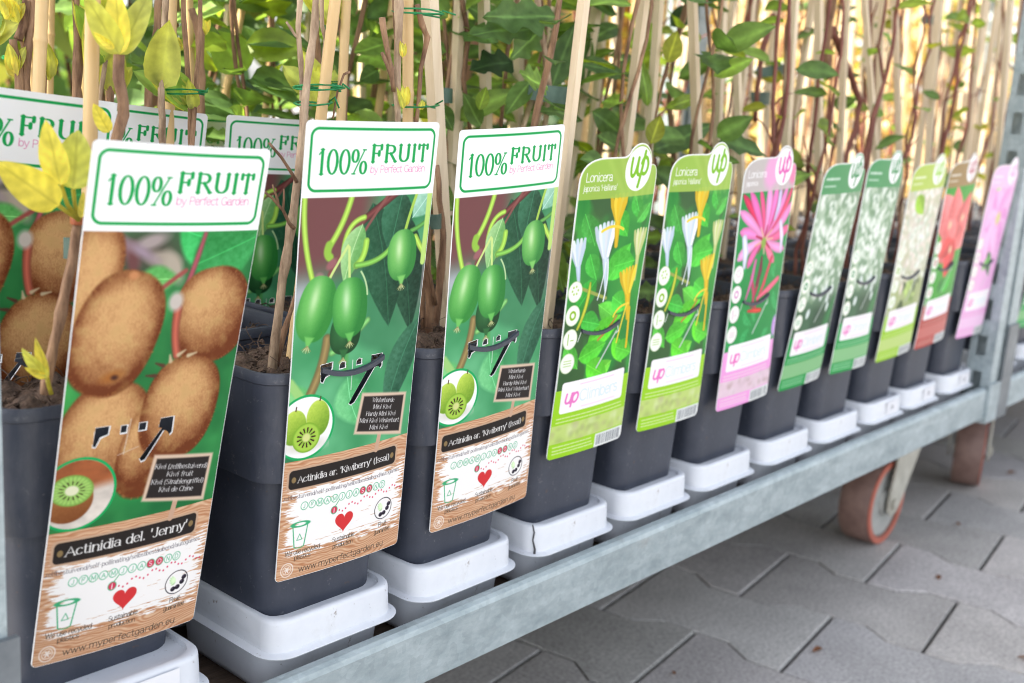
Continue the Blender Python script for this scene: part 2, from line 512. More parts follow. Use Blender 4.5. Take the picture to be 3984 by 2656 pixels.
class Canvas:
    """W x H in millimetres, y downwards from y0"""
    def __init__(s, W, H, res, y0=0.0):
        s.W, s.H, s.res, s.y0 = W, H, res, y0
        s.nx, s.ny = int(round(W * res)) + 1, int(round(H * res)) + 1
        s.xs = np.linspace(0, W, s.nx)
        s.ys = np.linspace(y0, y0 + H, s.ny)
        s.rgb = np.ones((s.ny, s.nx, 3))

    def win(s, x0, y0, x1, y1, m=1.0):
        i0 = max(0, int((x0 - m) * s.res)); i1 = min(s.nx, int((x1 + m) * s.res) + 2)
        j0 = max(0, int((y0 - m - s.y0) * s.res)); j1 = min(s.ny, int((y1 + m - s.y0) * s.res) + 2)
        if i1 <= i0 or j1 <= j0:
            return None
        X, Y = np.meshgrid(s.xs[i0:i1], s.ys[j0:j1])
        return (slice(j0, j1), slice(i0, i1)), X, Y

    def blend(s, sl, a, c):
        a = np.clip(a, 0, 1)[..., None]
        s.rgb[sl] = s.rgb[sl] * (1 - a) + np.asarray(c) * a

    def cov(s, d, soft=0.0):
        w = .5 / s.res + soft
        return np.clip(.5 - d / (2 * w), 0, 1)

    def rect(s, x0, y0, x1, y1, c, r=0.0, soft=0.0, line=0.0, a=1.0):
        q = s.win(x0, y0, x1, y1, 1 + soft + line)
        if q is None: return
        sl, X, Y = q
        cx, cy, hx, hy = (x0 + x1) / 2, (y0 + y1) / 2, (x1 - x0) / 2 - r, (y1 - y0) / 2 - r
        dx, dy = np.abs(X - cx) - hx, np.abs(Y - cy) - hy
        d = np.hypot(np.maximum(dx, 0), np.maximum(dy, 0)) + np.minimum(np.maximum(dx, dy), 0) - r
        if line: d = np.abs(d) - line / 2
        s.blend(sl, s.cov(d, soft) * a, c)

    def ellipse(s, cx, cy, rx, ry, c, rot=0.0, soft=0.0, line=0.0, a=1.0, shade=None, power=2.0, clip=None):
        R = max(rx, ry)
        q = s.win(cx - R, cy - R, cx + R, cy + R, 1 + soft + line)
        if q is None: return
        sl, X, Y = q
        ca, sa = math.cos(math.radians(rot)), math.sin(math.radians(rot))
        u, v = ((X - cx) * ca + (Y - cy) * sa) / rx, (-(X - cx) * sa + (Y - cy) * ca) / ry
        rho = (np.abs(u) ** power + np.abs(v) ** power) ** (1 / power)
        d = (rho - 1) * min(rx, ry)
        if line: d = np.abs(d) - line / 2
        al = s.cov(d, soft) * a
        if clip is not None:
            al = al * clip(X, Y)
        if shade is not None: c = shade(u, v, X, Y)
        s.blend(sl, al, c)

    def segd(s, pts, X, Y, w):
        best = np.full(X.shape, 1e9)
        n = len(pts) - 1
        for i in range(n):
            (x0, y0), (x1, y1) = pts[i][:2], pts[i + 1][:2]
            w0, w1 = (w[i], w[i + 1]) if hasattr(w, '__len__') else (w, w)
            dx, dy = x1 - x0, y1 - y0
            L2 = dx * dx + dy * dy + 1e-12
            t = np.clip(((X - x0) * dx + (Y - y0) * dy) / L2, 0, 1)
            d = np.hypot(X - x0 - t * dx, Y - y0 - t * dy) - (w0 + (w1 - w0) * t) / 2
            best = np.minimum(best, d)
        return best

    def line(s, pts, w, c, soft=0.0, a=1.0, shade=0.0):
        mw = max(w) if hasattr(w, '__len__') else w
        xs, ys = [p[0] for p in pts], [p[1] for p in pts]
        q = s.win(min(xs) - mw, min(ys) - mw, max(xs) + mw, max(ys) + mw, 1 + soft)
        if q is None: return
        sl, X, Y = q
        d = s.segd(pts, X, Y, w)
        if shade:
            k = np.clip(-d / (mw / 2), 0, 1)[..., None]
            c = np.clip(np.asarray(c) * (1 - shade + 2 * shade * k), 0, 1)
        s.blend(sl, s.cov(d, soft) * a, c)

    def poly(s, pts, c, soft=0.0, a=1.0, shade=None):
        xs, ys = [p[0] for p in pts], [p[1] for p in pts]
        q = s.win(min(xs), min(ys), max(xs), max(ys), 1 + soft)
        if q is None: return
        sl, X, Y = q
        d = s.segd(list(pts) + [pts[0]], X, Y, 0.0)
        ins = inside(pts, X, Y)
        d = np.where(ins, -d, d)
        if shade is not None: c = shade(d, X, Y)
        s.blend(sl, s.cov(d, soft) * a, c)

    def leaf(s, x0, y0, x1, y1, w, c, c2=None, soft=.2, bend=0.0, veins=True):
        L = math.hypot(x1 - x0, y1 - y0)
        tx, ty = (x1 - x0) / L, (y1 - y0) / L
        pts = []
        N = 12
        for sgn in (1, -1):
            for k in (range(N + 1) if sgn == 1 else range(N - 1, 0, -1)):
                t = k / N
                wd = w * .5 * (math.sin(PI * t ** .8) ** .9) * sgn + bend * math.sin(PI * t)
                pts.append((x0 + tx * L * t - ty * wd, y0 + ty * L * t + tx * wd))
        c = np.asarray(c); c2 = c * 1.25 if c2 is None else np.asarray(c2)
        def sh(d, X, Y):
            side = (-(X - x0) * ty + (Y - y0) * tx) - bend * np.sin(PI * np.clip(((X - x0) * tx + (Y - y0) * ty) / L, 0, 1))
            k = sstep(-w * .3, w * .35, side)[..., None]
            n = vnoise(X * .5, Y * .5, 5, 3)[..., None] - .5
            return np.clip(c * (1 - k) + c2 * k + n * .12, 0, 1)
        s.poly(pts, c, soft, 1, sh)
        if veins:
            mid = [(x0 + tx * L * t - ty * bend * math.sin(PI * t), y0 + ty * L * t + tx * bend * math.sin(PI * t)) for t in np.linspace(0, 1, 7)]
            s.line(mid, .5, np.clip(c2 * 1.35, 0, 1), .1, .7)

    def text(s, st, x, y, cap, c, style='sans', w=None, weight=None, slant=0.0, xs=1.0, align='l', track=0.0, angle=0.0, pen=None, a=1.0):
        """baseline at y; cap = capital height in mm; w = fitted width"""
        k = cap / 7.0
        adv = sum(GLYPH[ch][0] + track for ch in st)
        sx = k * xs
        if w: sx = w / adv
        tot = adv * sx
        ox = x - (tot / 2 if align == 'c' else tot if align == 'r' else 0)
        wt = weight if weight else {'sans': .62, 'script': .55, 'serif': 1.0}[style]
        ca, sa = math.cos(math.radians(angle)), math.sin(math.radians(angle))
        px = ox
        def T(p):
            gx = (p[0] + slant * p[1]) * sx + px - ox
            gy = -p[1] * k
            gx -= x - ox
            return (x + gx * ca + gy * sa, y - gx * sa + gy * ca)
        for ch in st:
            wd, strokes = GLYPH[ch]
            for stx in strokes:
                P = [T(p) for p in stx]
                if style == 'serif':
                    ws = []
                    for i in range(len(stx)):
                        a0, b0 = stx[max(i - 1, 0)], stx[min(i + 1, len(stx) - 1)]
                        dx, dy = abs(b0[0] - a0[0]), b0[1] - a0[1]
                        vert = abs(dy) / (math.hypot(dx, dy) + 1e-9)
                        up = (b0[0] - a0[0]) * dy > 0 and dx > .35 * abs(dy) and len(stx) <= 3
                        ws.append(k * wt * (.42 + .62 * vert ** 1.5) * (.55 if up else 1))
                    s.line(P, ws, c, a=a)
                    for e in ((stx[0], stx[1]), (stx[-1], stx[-2])) if cap > 3.2 else ():
                        (ex, ey), (fx, fy) = e
                        if abs(ey - fy) > 1.2 * abs(ex - fx) and abs(ey - fy) > 1.5 and min(abs(ey - q) for q in (0, 5, 7, -2)) < .05 and ch not in "'/()":
                            l = .68 if not (ey in (5, 7) and ch in 'bdhijklmnpru') else .8
                            r = .68 if not (ey in (5, 7) and ch in 'bdhijklmnpru') else .1
                            s.line([T((ex - l, ey)), T((ex + r, ey))], k * wt * .42, c, a=a)
                else:
                    s.line(P, k * wt if pen is None else pen, c, a=a)
            px += (wd + track) * sx
        return tot

def inside(pts, X, Y):
    r = np.zeros(X.shape, bool)
    n = len(pts)
    for i in range(n):
        x0, y0 = pts[i]; x1, y1 = pts[(i + 1) % n]
        if y0 == y1: continue
        cnd = (Y < max(y0, y1)) & (Y >= min(y0, y1))
        r ^= cnd & (X < (x1 - x0) * (Y - y0) / (y1 - y0) + x0)
    return r

def bez(p0, p1, p2, n=10):
    return [((1 - t) ** 2 * p0[0] + 2 * t * (1 - t) * p1[0] + t * t * p2[0], (1 - t) ** 2 * p0[1] + 2 * t * (1 - t) * p1[1] + t * t * p2[1]) for t in np.linspace(0, 1, n + 1)]

GREEN = hexc('14a552'); PINK = hexc('e27fb0'); BLACK = hexc('2b2523'); WHITE = np.array([.985, .985, .99])

def draw_header(cv):
    cv.rect(-2, -2, 97, 42, WHITE)
    cv.rect(3.6, 4.2, 91.4, 38.2, GREEN, 4.5, line=1.55)
    cv.text('100%', 8.0, 29.0, 13.4, GREEN, 'serif', w=33.8, weight=.92, track=.5)
    cv.text('FRUIT', 44.0, 22.4, 9.3, GREEN, 'serif', w=44.5, weight=1.5, track=1.2)
    cv.text('by Perfect Garden', 43.8, 28.6, 4.0, PINK, 'script', w=42, weight=.62)

def draw_wood(cv, name, fruitname):
    q = cv.win(-1, 198, 96, 276)
    sl, X, Y = q
    warp = vnoise(X / 22, Y / 9, 3, 3) * 9 + vnoise(X / 60, Y / 30, 9, 2) * 14
    st = .5 + .5 * np.sin((Y + warp) * 2 * PI / 1.8)
    fine = vnoise(X / 9, Y * 1.6, 4, 3)
    k = np.clip(st * .55 + fine * .55 - .1, 0, 1)[..., None]
    cv.blend(sl, np.ones(X.shape), hexc('e6c3a2') * (1 - k) + hexc('b0724c') * k)
    # worn white paint with ragged brush ends
    rag = vnoise(X / 9.0, Y / .85, 21, 3, .6)
    fld = np.minimum(np.minimum((Y - 211) / 9, (262 - Y) / 9), np.minimum((X + 1) / 12, (99 - X) / 11))
    fld = np.minimum(fld, 1.25)
    msk = sstep(.34, .5, fld * .62 + (rag - .5) * 1.35 + .06)
    cv.blend(sl, msk, hexc('fbf8f6'))
    # name plate
    cv.rect(2.6, 201.6, 86.4, 216.2, hexc('c9a78c'), 3.2)
    cv.rect(4.0, 202.8, 85.2, 215.0, hexc('2a2523'), 2.6)
    cv.ellipse(7.3, 209, 1.5, 1.9, hexc('8d7650')); cv.ellipse(82.0, 209, 1.5, 1.9, hexc('8d7650'))
    cv.text(name, 45, 211.2, 5.2 if len(name) < 24 else 4.0, hexc('f2f0ee'), 'serif', w=70, weight=1.02, align='c', track=.35)
    cv.text('zelfbestuivend/self-pollinating/selbstbest\xe4ubend/autogames', 1.2, 221.4, 2.6, hexc('45404b'), 'serif', w=89, weight=.72, track=.6)
    for i, ch in enumerate('JFMAMJJASOND'):
        x = 16.0 + i * 5.42
        hot = i in (8, 9)
        cv.ellipse(x, 227.3, 2.35, 2.55, hexc('d93a5c') if hot else WHITE, a=1 if hot else .35)
        cv.ellipse(x, 227.3, 2.35, 2.55, hexc('4fb583'), line=.42)
        cv.text(ch, x, 228.7, 2.7, WHITE if hot else hexc('4fb583'), 'script', align='c', weight=.9)
    cv.line([(41.0, 229.6), (38.6, 233)], .5, GREEN)
    cv.ellipse(38, 235.3, 2.3, 2.5, hexc('d93a5c')); cv.ellipse(38, 235.3, 2.3, 2.5, hexc('4fb583'), line=.5)
    cv.text('i', 38, 237.0, 3.0, WHITE, 'sans', align='c', weight=1.2)
    r = random.Random(4)
    for i in range(22):
        t = i / 21
        cv.ellipse(42 + 50 * t, 236.3 - 2.2 * t * 4 * (1 - t) * .6 - 4.5 * t + 1.6 * math.sin(i * 1.3), .55, .6, hexc('dc3a60'))
    # cup, heart, berry ring
    gc = hexc('3fae78')
    cv.ellipse(14.4, 239.0, 5.3, 1.5, gc, line=.9)
    cv.line([(9.2, 239.3), (11.2, 254)], .7, gc); cv.line([(19.6, 239.3), (17.8, 254)], .7, gc)
    cv.line(arcp(14.5, 253.6, 3.3, 1.3, 0, 180), .6, gc)
    cv.line([(12.6, 249.6), (14.4, 245.6), (16.2, 249.4), (12.8, 249.6)], .45, gc)
    hp = []
    for k in range(40):
        t = 2 * PI * k / 40
        hp.append((46.4 + .43 * 16 * math.sin(t) ** 3, 244.6 - .46 * (13 * math.cos(t) - 5 * math.cos(2 * t) - 2 * math.cos(3 * t) - math.cos(4 * t))))
    cv.poly(hp, hexc('d8393c'))
    cv.ellipse(78.4, 244.6, 7.2, 7.2, hexc('2e2a33'), line=.55)
    for a in range(5):
        cv.leaf(77.5, 244.5, 77.5 + 4.2 * math.cos(2.2 + a * .45), 244.5 - 4.6 * math.sin(2.2 + a * .45 - .6), 2.0, hexc('b9d8a8'), veins=False)
    for (bx, by) in ((82.0, 245.4), (76.6, 248.6), (83.0, 242.6), (79.4, 248.0)):
        cv.ellipse(bx, by, 1.6, 1.55, hexc('29222f'))
        cv.ellipse(bx - .5, by - .6, .5, .5, hexc('5a5266'))
    ink = hexc('35302c')
    for s, cx, y, w in (('We use recycled', 17.5, 258.8, 24.5), ('plastics', 17.6, 262.8, 11.5), ('Sustainable', 47.3, 257.6, 17), ('production', 47.2, 262.2, 15.5), ('Fruit', 79.0, 257.2, 7), ('guarantee', 79.3, 261.8, 13.5)):
        cv.text(s, cx, y, 3.1, ink, 'script', w=w, align='c', weight=.66)
    cv.text('www.myperfectgarden.eu', 15.6, 271.6, 4.0, ink, 'script', w=66, weight=.66, track=.5)
    cv.ellipse(7.4, 268.3, 4.1, 4.5, hexc('f3e6dc'), line=.55)
    cv.ellipse(7.4, 268.3, 2.7, 3.0, hexc('f3e6dc'), line=.35)
    for a in range(6):
        cv.line([(7.4, 268.3), (7.4 + 1.7 * math.cos(a * PI / 3), 268.3 + 1.8 * math.sin(a * PI / 3))], .8, hexc('f3e6dc'))

def draw_board(cv, lines):
    cv.line([(69.2, 192), (67.6, 202)], 3.2, hexc('c9a58c'))
    bp = [(53.4, 162.6), (89.6, 169.0), (88.4, 197.4), (49.0, 188.0)]
    bp = [(52.2, 161.6), (90.2, 168.0), (88.4, 196.0), (48.0, 187.6)]
    cv.poly(bp, hexc('d9bfa8'), .5)
    cxm, cym = 69.7, 178.4
    ip = [(cxm + (x - cxm) * .89, cym + (y - cym) * .84) for x, y in bp]
    cv.poly(ip, hexc('2b2625'), .35)
    n = len(lines)
    for i, t in enumerate(lines):
        yy = 179.6 + (i - (n - 1) / 2) * 4.35
        cv.text(t, 70.4 - i * .55, yy, 2.75, hexc('f4f2f2'), 'serif', w=min(34.5, 1.66 * len(t) + 1), align='c', weight=.85, angle=-10.5, track=.5)

def fruit_kiwiberry(cv, cx, cy, rx, ry, rot, lo, mid, hi, tail=True, seed=1):
    ca, sa = math.cos(math.radians(rot)), math.sin(math.radians(rot))
    def sh(u, v, X, Y):
        lam = np.clip(1 - (u + .30) ** 2 * 1.1 - (v + .25) ** 2 * .55, 0, 1)
        e = np.clip(1 - np.hypot(u, v), 0, 1)
        n = vnoise(X * 1.4, Y * 1.4, seed, 2) - .5
        rib = .04 * np.cos(u * 9)
        k = np.clip(lam * .95 + n * .10 + rib, 0, 1)[..., None]
        hl = np.exp(-((u + .22) ** 2 / .05 + (v + .28) ** 2 / .22))[..., None]
        c = np.asarray(lo) * (1 - k) + np.asarray(mid) * k
        return np.clip(c * (1 - .75 * hl) + np.asarray(hi) * .75 * hl, 0, 1)
    cv.ellipse(cx, cy, rx, ry, mid, rot, .15, shade=sh, power=2.35)
    if tail:
        bx, by = cx - sa * ry, cy + ca * ry
        cv.poly([(bx - 3.2 * ca + sa * 3, by - 3.2 * sa - ca * 3), (bx + 3.2 * ca + sa * 3, by + 3.2 * sa - ca * 3), (bx - sa * 3.0 + .7, by + ca * 3.0), (bx - sa * 3 - .7, by + ca * 3)], mid, .5)
        for k in range(7):
            a = math.radians(rot + 90 + (k - 3) * 17)
            cv.line([(bx - sa * 2.4, by + ca * 2.4), (bx - sa * 2.4 + 4.2 * math.cos(a), by + ca * 2.4 + 4.2 * math.sin(a))], [.9, .3], hexc('cfd8a0') if k % 2 else hexc('8f8f5a'))

def draw_badge(cv, kind):
    cx, cy, R = 12.2, 176.6, 20.4
    cl = lambda X, Y: (np.hypot(X - cx, Y - cy) < R - .5).astype(float)
    cv.ellipse(cx, cy, R, R, hexc('16a85d'))
    cv.ellipse(cx, cy, R - 1.5, R - 1.5, WHITE)
    if kind == 'berry':
        cv.ellipse(13, 188, 13, 3.6, hexc('d5d2c4'), soft=2.5)
        for (x, y, rx, ry, rt) in ((4.6, 175.6, 8.2, 10.8, 5), (20.6, 172.0, 8.0, 11.4, -5)):
            def sh(u, v, X, Y):
                k = np.clip(.5 - u * .25 - v * .45 + (vnoise(X, Y, 8, 2) - .5) * .25, 0, 1)[..., None]
                return hexc('6d9a2a') * (1 - k) + hexc('c3dd58') * k
            cv.ellipse(x, y, rx, ry, WHITE, rt, .15, shade=sh, clip=cl)
            cv.line([(x + .5, y - ry + .5), (x + .8, y - ry - 1.8)], .9, hexc('5a4330'))
        X0, Y0 = 13.4, 183.0
        def sl(u, v, X, Y):
            r = np.hypot(u, v)
            th = np.arctan2(v, u)
            base = hexc('7fae33') * np.ones(X.shape + (1,))
            fl = hexc('a8cf4e')
            k = sstep(.98, .82, r)[..., None]
            c = base * (1 - k) + fl * k
            k = (sstep(.72, .3, r) * .5)[..., None]
            c = c * (1 - k) + hexc('7ba63a') * k
            sd = (sstep(.15, .5, np.cos(th * 13)) * sstep(.30, .38, r) * sstep(.72, .62, r))[..., None]
            c = c * (1 - sd) + hexc('3e2418') * sd
            k = sstep(.36, .2, r)[..., None]
            return c * (1 - k) + hexc('d6dc8e') * k
        cv.ellipse(X0, Y0, 9.4, 9.4, WHITE, 0, .1, shade=sl)
    else:
        def bg(u, v, X, Y):
            n = vnoise(X / 7, Y / 5, 14, 3)[..., None]
            k = sstep(-.1, .3, -v - .15 * u)[..., None]
            return (hexc('f4e9dd') * (1 - n * .2)) * (1 - k) + (hexc('9d5a36') * (.8 + .4 * n)) * k
        cv.ellipse(cx, cy, R - 1.5, R - 1.5, WHITE, shade=bg)
        def sk(u, v, X, Y):
            k = np.clip(.55 - u * .3 - v * .4 + (vnoise(X * 1.5, Y * 1.5, 4, 2) - .5) * .3, 0, 1)[..., None]
            return hexc('7c4726') * (1 - k) + hexc('b27845') * k
        cv.ellipse(8.0, 179.5, 12.8, 12.4, WHITE, 20, .2, shade=sk, clip=cl)
        def sl(u, v, X, Y):
            r = np.hypot(u, v); th = np.arctan2(v, u)
            c = hexc('7ba84a') * np.ones(X.shape + (1,))
            k = sstep(1, .8, r)[..., None]
            c = c * (1 - k) + (hexc('9cc767') * (1 - .08 * np.cos(th * 26)[..., None])) * k
            sd = (sstep(.1, .7, np.cos(th * 15)) * sstep(.34, .42, r) * sstep(.66, .54, r))[..., None]
            c = c * (1 - .85 * sd) + hexc('38301c') * .85 * sd
            k = sstep(.36, .26, r)[..., None]
            return c * (1 - k) + hexc('e6e6c4') * k
        cv.ellipse(9.2, 174.0, 11.2, 8.6, WHITE, 8, .25, shade=sl, clip=cl)

def art_kiwiberry(res):
    cv = Canvas(95.0, 275.0, res)
    q = cv.win(-1, 41, 96, 200)
    sl, X, Y = q
    g = vnoise(X / 26, Y / 26, 2, 3)[..., None]
    base = hexc('2f8550') * (1 - g) + hexc('78c893') * g
    dk = sstep(.38, .62, vnoise(X / 30 + 5, Y / 40, 6, 2))[..., None]
    base = base * (1 - .45 * dk) + hexc('1f5a3a') * .45 * dk
    cv.blend(sl, np.ones(X.shape), base)
    # brown wall behind, blurred
    k = sstep(60, 38, X + .12 * (Y - 42) + 5 * (vnoise(X / 12, Y / 12, 3, 2) - .5)) * sstep(104, 76, Y + .2 * X)
    cv.blend(sl, k, hexc('75494a'))
    k = np.exp(-(((X - 3) / 16) ** 2 + ((Y - 97) / 10) ** 2))
    cv.blend(sl, k * .8, hexc('c9c4d6'))
    k = np.exp(-(((X - 90) / 13) ** 2 + ((Y - 96) / 18) ** 2))
    cv.blend(sl, k * .8, hexc('8d6f80'))
    # dark leaves
    cv.leaf(60, 44, 88, 128, 30, hexc('173c2c'), hexc('25523a'), .35, -4)
    cv.leaf(48, 46, 69, 122, 33, hexc('1a4430'), hexc('295e42'), .35, -3)
    cv.leaf(70, 40, 64, 76, 24, hexc('224f38'), hexc('357052'), .3)
    cv.leaf(95, 120, 72, 182, 22, hexc('2a5d45'), hexc('3d7658'), .4, 3)
    cv.leaf(96, 38, 80, 56, 18, hexc('86c0a2'), hexc('a9d8c0'), .5)
    cv.leaf(40, 150, 52, 182, 24, hexc('4fae6a'), hexc('79cf8c'), 1.2, 2)
    cv.leaf(0, 150, 18, 178, 18, hexc('65bb6e'), hexc('8fd88c'), 1.2)
    # stems
    cv.line(bez((66, 40), (52, 49), (42, 56)), 4.6, hexc('6d3b3a'), .2, shade=.25)
    cv.line(bez((42, 56), (30, 72), (22, 86)), 3.4, hexc('7d4a48'), .4)
    cv.line(bez((60, 40), (48, 56), (44, 62)), 1.8, hexc('8a5550'), .3)
    lime = hexc('a9cf57'); lime2 = hexc('cfe58c')
    cv.line(bez((2, 42), (2, 66), (11, 90)), 3.6, lime, .3, shade=.18)
    cv.line(bez((33, 41), (29, 58), (20, 70)), 4.0, lime, .3, shade=.18)
    cv.line(bez((20, 69), (18, 74), (21, 76)), 5.0, hexc('96c44a'), .5)
    cv.line(bez((43, 54), (31, 56), (30, 72)), 3.4, lime, .2, shade=.2)
    cv.leaf(42, 58, 32, 92, 16, hexc('6fae62'), hexc('a6d491'), .2, 1)
    cv.line(bez((33, 70), (24, 84), (21, 90)), 1.7, lime2, .1)
    cv.line(bez((34, 71), (35, 82), (36, 90)), 1.7, lime2, .1)
    cv.line(bez((46, 68), (46, 78), (40, 82)), 4.2, hexc('a4d556'), .2, shade=.15)
    cv.line(bez((40, 82), (56, 82), (64, 74)), 3.6, hexc('7dbb52'), .2, shade=.2)
    cv.line(bez((82, 40), (77, 54), (75, 64)), 2.2, lime, .1)
    cv.line(bez((80, 64), (88, 62), (96, 56)), 3.0, hexc('5e9f4c'), .2, shade=.2)
    cv.line(bez((84, 68), (90, 76), (96, 82)), 4.0, hexc('a9cf57'), .2, shade=.2)
    cv.line([(92.4, 40), (92.4, 84)], 4.0, hexc('bfe07a'), .3)
    cv.line(bez((23, 124), (22, 140), (14, 156)), 6.0, hexc('8d7a4e'), .6, shade=.2)
    cv.line(bez((27, 133), (36, 130), (52, 116)), 4.0, hexc('7cbc6c'), .5, shade=.2)
    cv.line([(0, 148), (14, 166)], 5.5, hexc('9ed07c'), .6)
    cv.line([(37, 132), (38, 146)], 4, hexc('57a85c'), 1)
    cv.ellipse(22.6, 80, 4.2, 2.4, hexc('9c6468'), -40, .5)
    cv.ellipse(15, 88, 3.2, 3.6, hexc('9c7a78'), 0, .6)
    # fruit
    fruit_kiwiberry(cv, 36.0, 122, 11.2, 13, 2, hexc('173f22'), hexc('2f6b3a'), hexc('4d8a52'), True, 5)
    fruit_kiwiberry(cv, 14.2, 105.5, 12.4, 19.5, 12, hexc('348a3a'), hexc('74c463'), hexc('d8f4c0'), True, 1)
    fruit_kiwiberry(cv, 38.0, 107, 12.6, 18.2, -4, hexc('2c8038'), hexc('69bf5c'), hexc('dcf6cc'), True, 2)
    fruit_kiwiberry(cv, 74.6, 78.5, 11.6, 15.8, -5, hexc('34853c'), hexc('80ca68'), hexc('e0f5c6'), True, 3)
    cv.line(bez((50, 100), (49, 92), (44, 86)), 1.2, hexc('b9d7a0'), .1)
    draw_header(cv)
    draw_wood(cv, "Actinidia ar. 'Kiwiberry' (Issai)", 'k')
    draw_badge(cv, 'berry')
    draw_board(cv, ['Winterharde', 'Mini Kiwi', 'Hardy Mini Kiwi', 'Mini Kiwi Winterhart', 'Mini Kiwi'])
    cv.line([(43, 139.5), (43.2, 158)], .45, hexc('e8efe8'))
    return cv

def fruit_kiwi(cv, cx, cy, rx, ry, rot, seed, light=(.25, .35), end=None):
    def sh(u, v, X, Y):
        lam = np.clip(1.0 - ((u + light[0]) ** 2 + (v + light[1]) ** 2) * .5, 0, 1)
        fuzz = vnoise(X * 1.9, Y * 1.1, seed, 2) - .5
        blot = vnoise(X / 5, Y / 5, seed + 3, 2) - .5
        edge = np.clip((np.hypot(u, v) - .62) / .38, 0, 1)
        k = np.clip(lam + fuzz * .36 + blot * .28 - edge ** 2 * .55, 0, 1)[..., None]
        c = hexc('6f381c') * (1 - k) + hexc('d8aa74') * k
        gr = np.clip(blot * .8, 0, .3)[..., None]
        return np.clip(c * (1 - gr) + hexc('b49a5e') * gr, 0, 1)
    cv.ellipse(cx, cy, rx, ry, hexc('b07a45'), rot, .45, shade=sh, power=2.4)
    r = random.Random(seed)
    for _ in range(70):
        a = r.uniform(0, 2 * PI)
        ca, sa = math.cos(math.radians(rot)), math.sin(math.radians(rot))
        u, v = math.cos(a) * rx * .985, math.sin(a) * ry * .985
        x, y = cx + u * ca - v * sa, cy + u * sa + v * ca
        l = r.uniform(.5, 1.3)
        cv.line([(x, y), (x + (x - cx) / rx * l, y + (y - cy) / ry * l)], .3, hexc('a9713f'), .1, .7)

def art_kiwi(res):
    cv = Canvas(95.0, 275.0, res)
    q = cv.win(-1, 41, 96, 200)
    sl, X, Y = q
    g = vnoise(X / 20, Y / 20, 12, 3)[..., None]
    base = hexc('17592f') * (1 - g) + hexc('45a558') * g
    cv.blend(sl, np.ones(X.shape), base)
    k = np.exp(-(((X - 32) / 26) ** 2 + ((Y - 52) / 14) ** 2))
    cv.blend(sl, k * .9, hexc('54403f'))
    k = np.exp(-(((X - 2) / 14) ** 2 + ((Y - 150) / 22) ** 2))
    cv.blend(sl, k * .9, hexc('4cc24f'))
    k = np.exp(-(((X - 62) / 24) ** 2 + ((Y - 188) / 14) ** 2))
    cv.blend(sl, k * .5, hexc('0f5a33'))
    k = np.exp(-(((X - 44) / 12) ** 2 + ((Y - 178) / 8) ** 2))
    cv.blend(sl, k * .7, hexc('35b55a'))
    for (x, y, a, c, w) in ((22, 50, 50, '8a6a70', 5), (34, 47, -20, 'a79a98', 6), (26, 57, 80, '6d4545', 5), (42, 56, 10, 'a59a8c', 7), (48, 60, 60, 'b3a898', 7), (30, 52, 30, '9d8a98', 4)):
        cv.ellipse(x, y, 9, w * .6, hexc(c), a, 1.6)
    cv.leaf(48, 40, 80, 44, 30, hexc('2fae57'), hexc('47c96d'), 1.0, 3)
    cv.leaf(58, 60, 98, 44, 34, hexc('2f8e48'), hexc('3fa65a'), 1.0)
    cv.leaf(30, 66, 52, 66, 14, hexc('5cae5a'), hexc('7cc670'), 1.2)
    cv.line(bez((63, 43), (60, 60), (54, 80)), [2.4, 2.4, 2.6, 3, 3, 3, 3, 3, 3.4, 3.6, 4], hexc('a85560'), .6, shade=.15)
    cv.line(bez((38, 75), (46, 68), (55, 62)), 2.4, hexc('a0514c'), .6)
    fruit_kiwi(cv, 3, 70, 16.5, 34, 14, 21, (-.2, .3))
    fruit_kiwi(cv, 75, 87, 23, 26.5, -8, 22, (.3, .5))
    fruit_kiwi(cv, 20, 151, 24.5, 35, 18, 24, (.2, .5))
    fruit_kiwi(cv, 47, 158, 16, 27, 10, 27, (.6, .6))
    cv.line(bez((54, 82), (53, 94), (57, 107)), 4.6, hexc('ad5a48'), .6, shade=.2)
    cv.ellipse(52, 78, 4, 5, hexc('c9c0b8'), 0, 1.2)
    fruit_kiwi(cv, 22.5, 93, 22.5, 32.5, 16, 23, (.1, .3))
    cv.ellipse(27.5, 63.5, 2.6, 2.2, hexc('c98a5c'), 0, .8)
    cv.ellipse(22.5, 115, 5.4, 2.6, hexc('a3652f'), -15, 1.4); cv.ellipse(24, 115.5, 1.8, 1.3, hexc('4a2a22'), 0, .6)
    fruit_kiwi(cv, 64, 137, 23, 29, 8, 25, (.1, .4))
    for (x, y, a) in ((50, 112, 150), (58, 107, 40), (64, 108, 20), (46, 117, 170), (54, 110, 100)):
        cv.line([(x, y), (x + 5 * math.cos(math.radians(a)), y - 3.5 * math.sin(math.radians(a)))], [2.2, .8], hexc('c9b592') if a < 120 else hexc('5a3a2c'), .4)
    draw_header(cv)
    draw_wood(cv, "Actinidia del. 'Jenny'", 'j')
    draw_badge(cv, 'kiwi')
    draw_board(cv, ['Kiwi (zelfbestuivend)', 'Kiwi fruit', 'Kiwi (Strahlengriffel)', 'Kiwi de Chine'])
    cv.line([(36, 139), (34, 158)], .4, hexc('d9c9b8')); cv.line([(31, 158), (42, 155)], .3, hexc('d9c9b8'))
    return cv

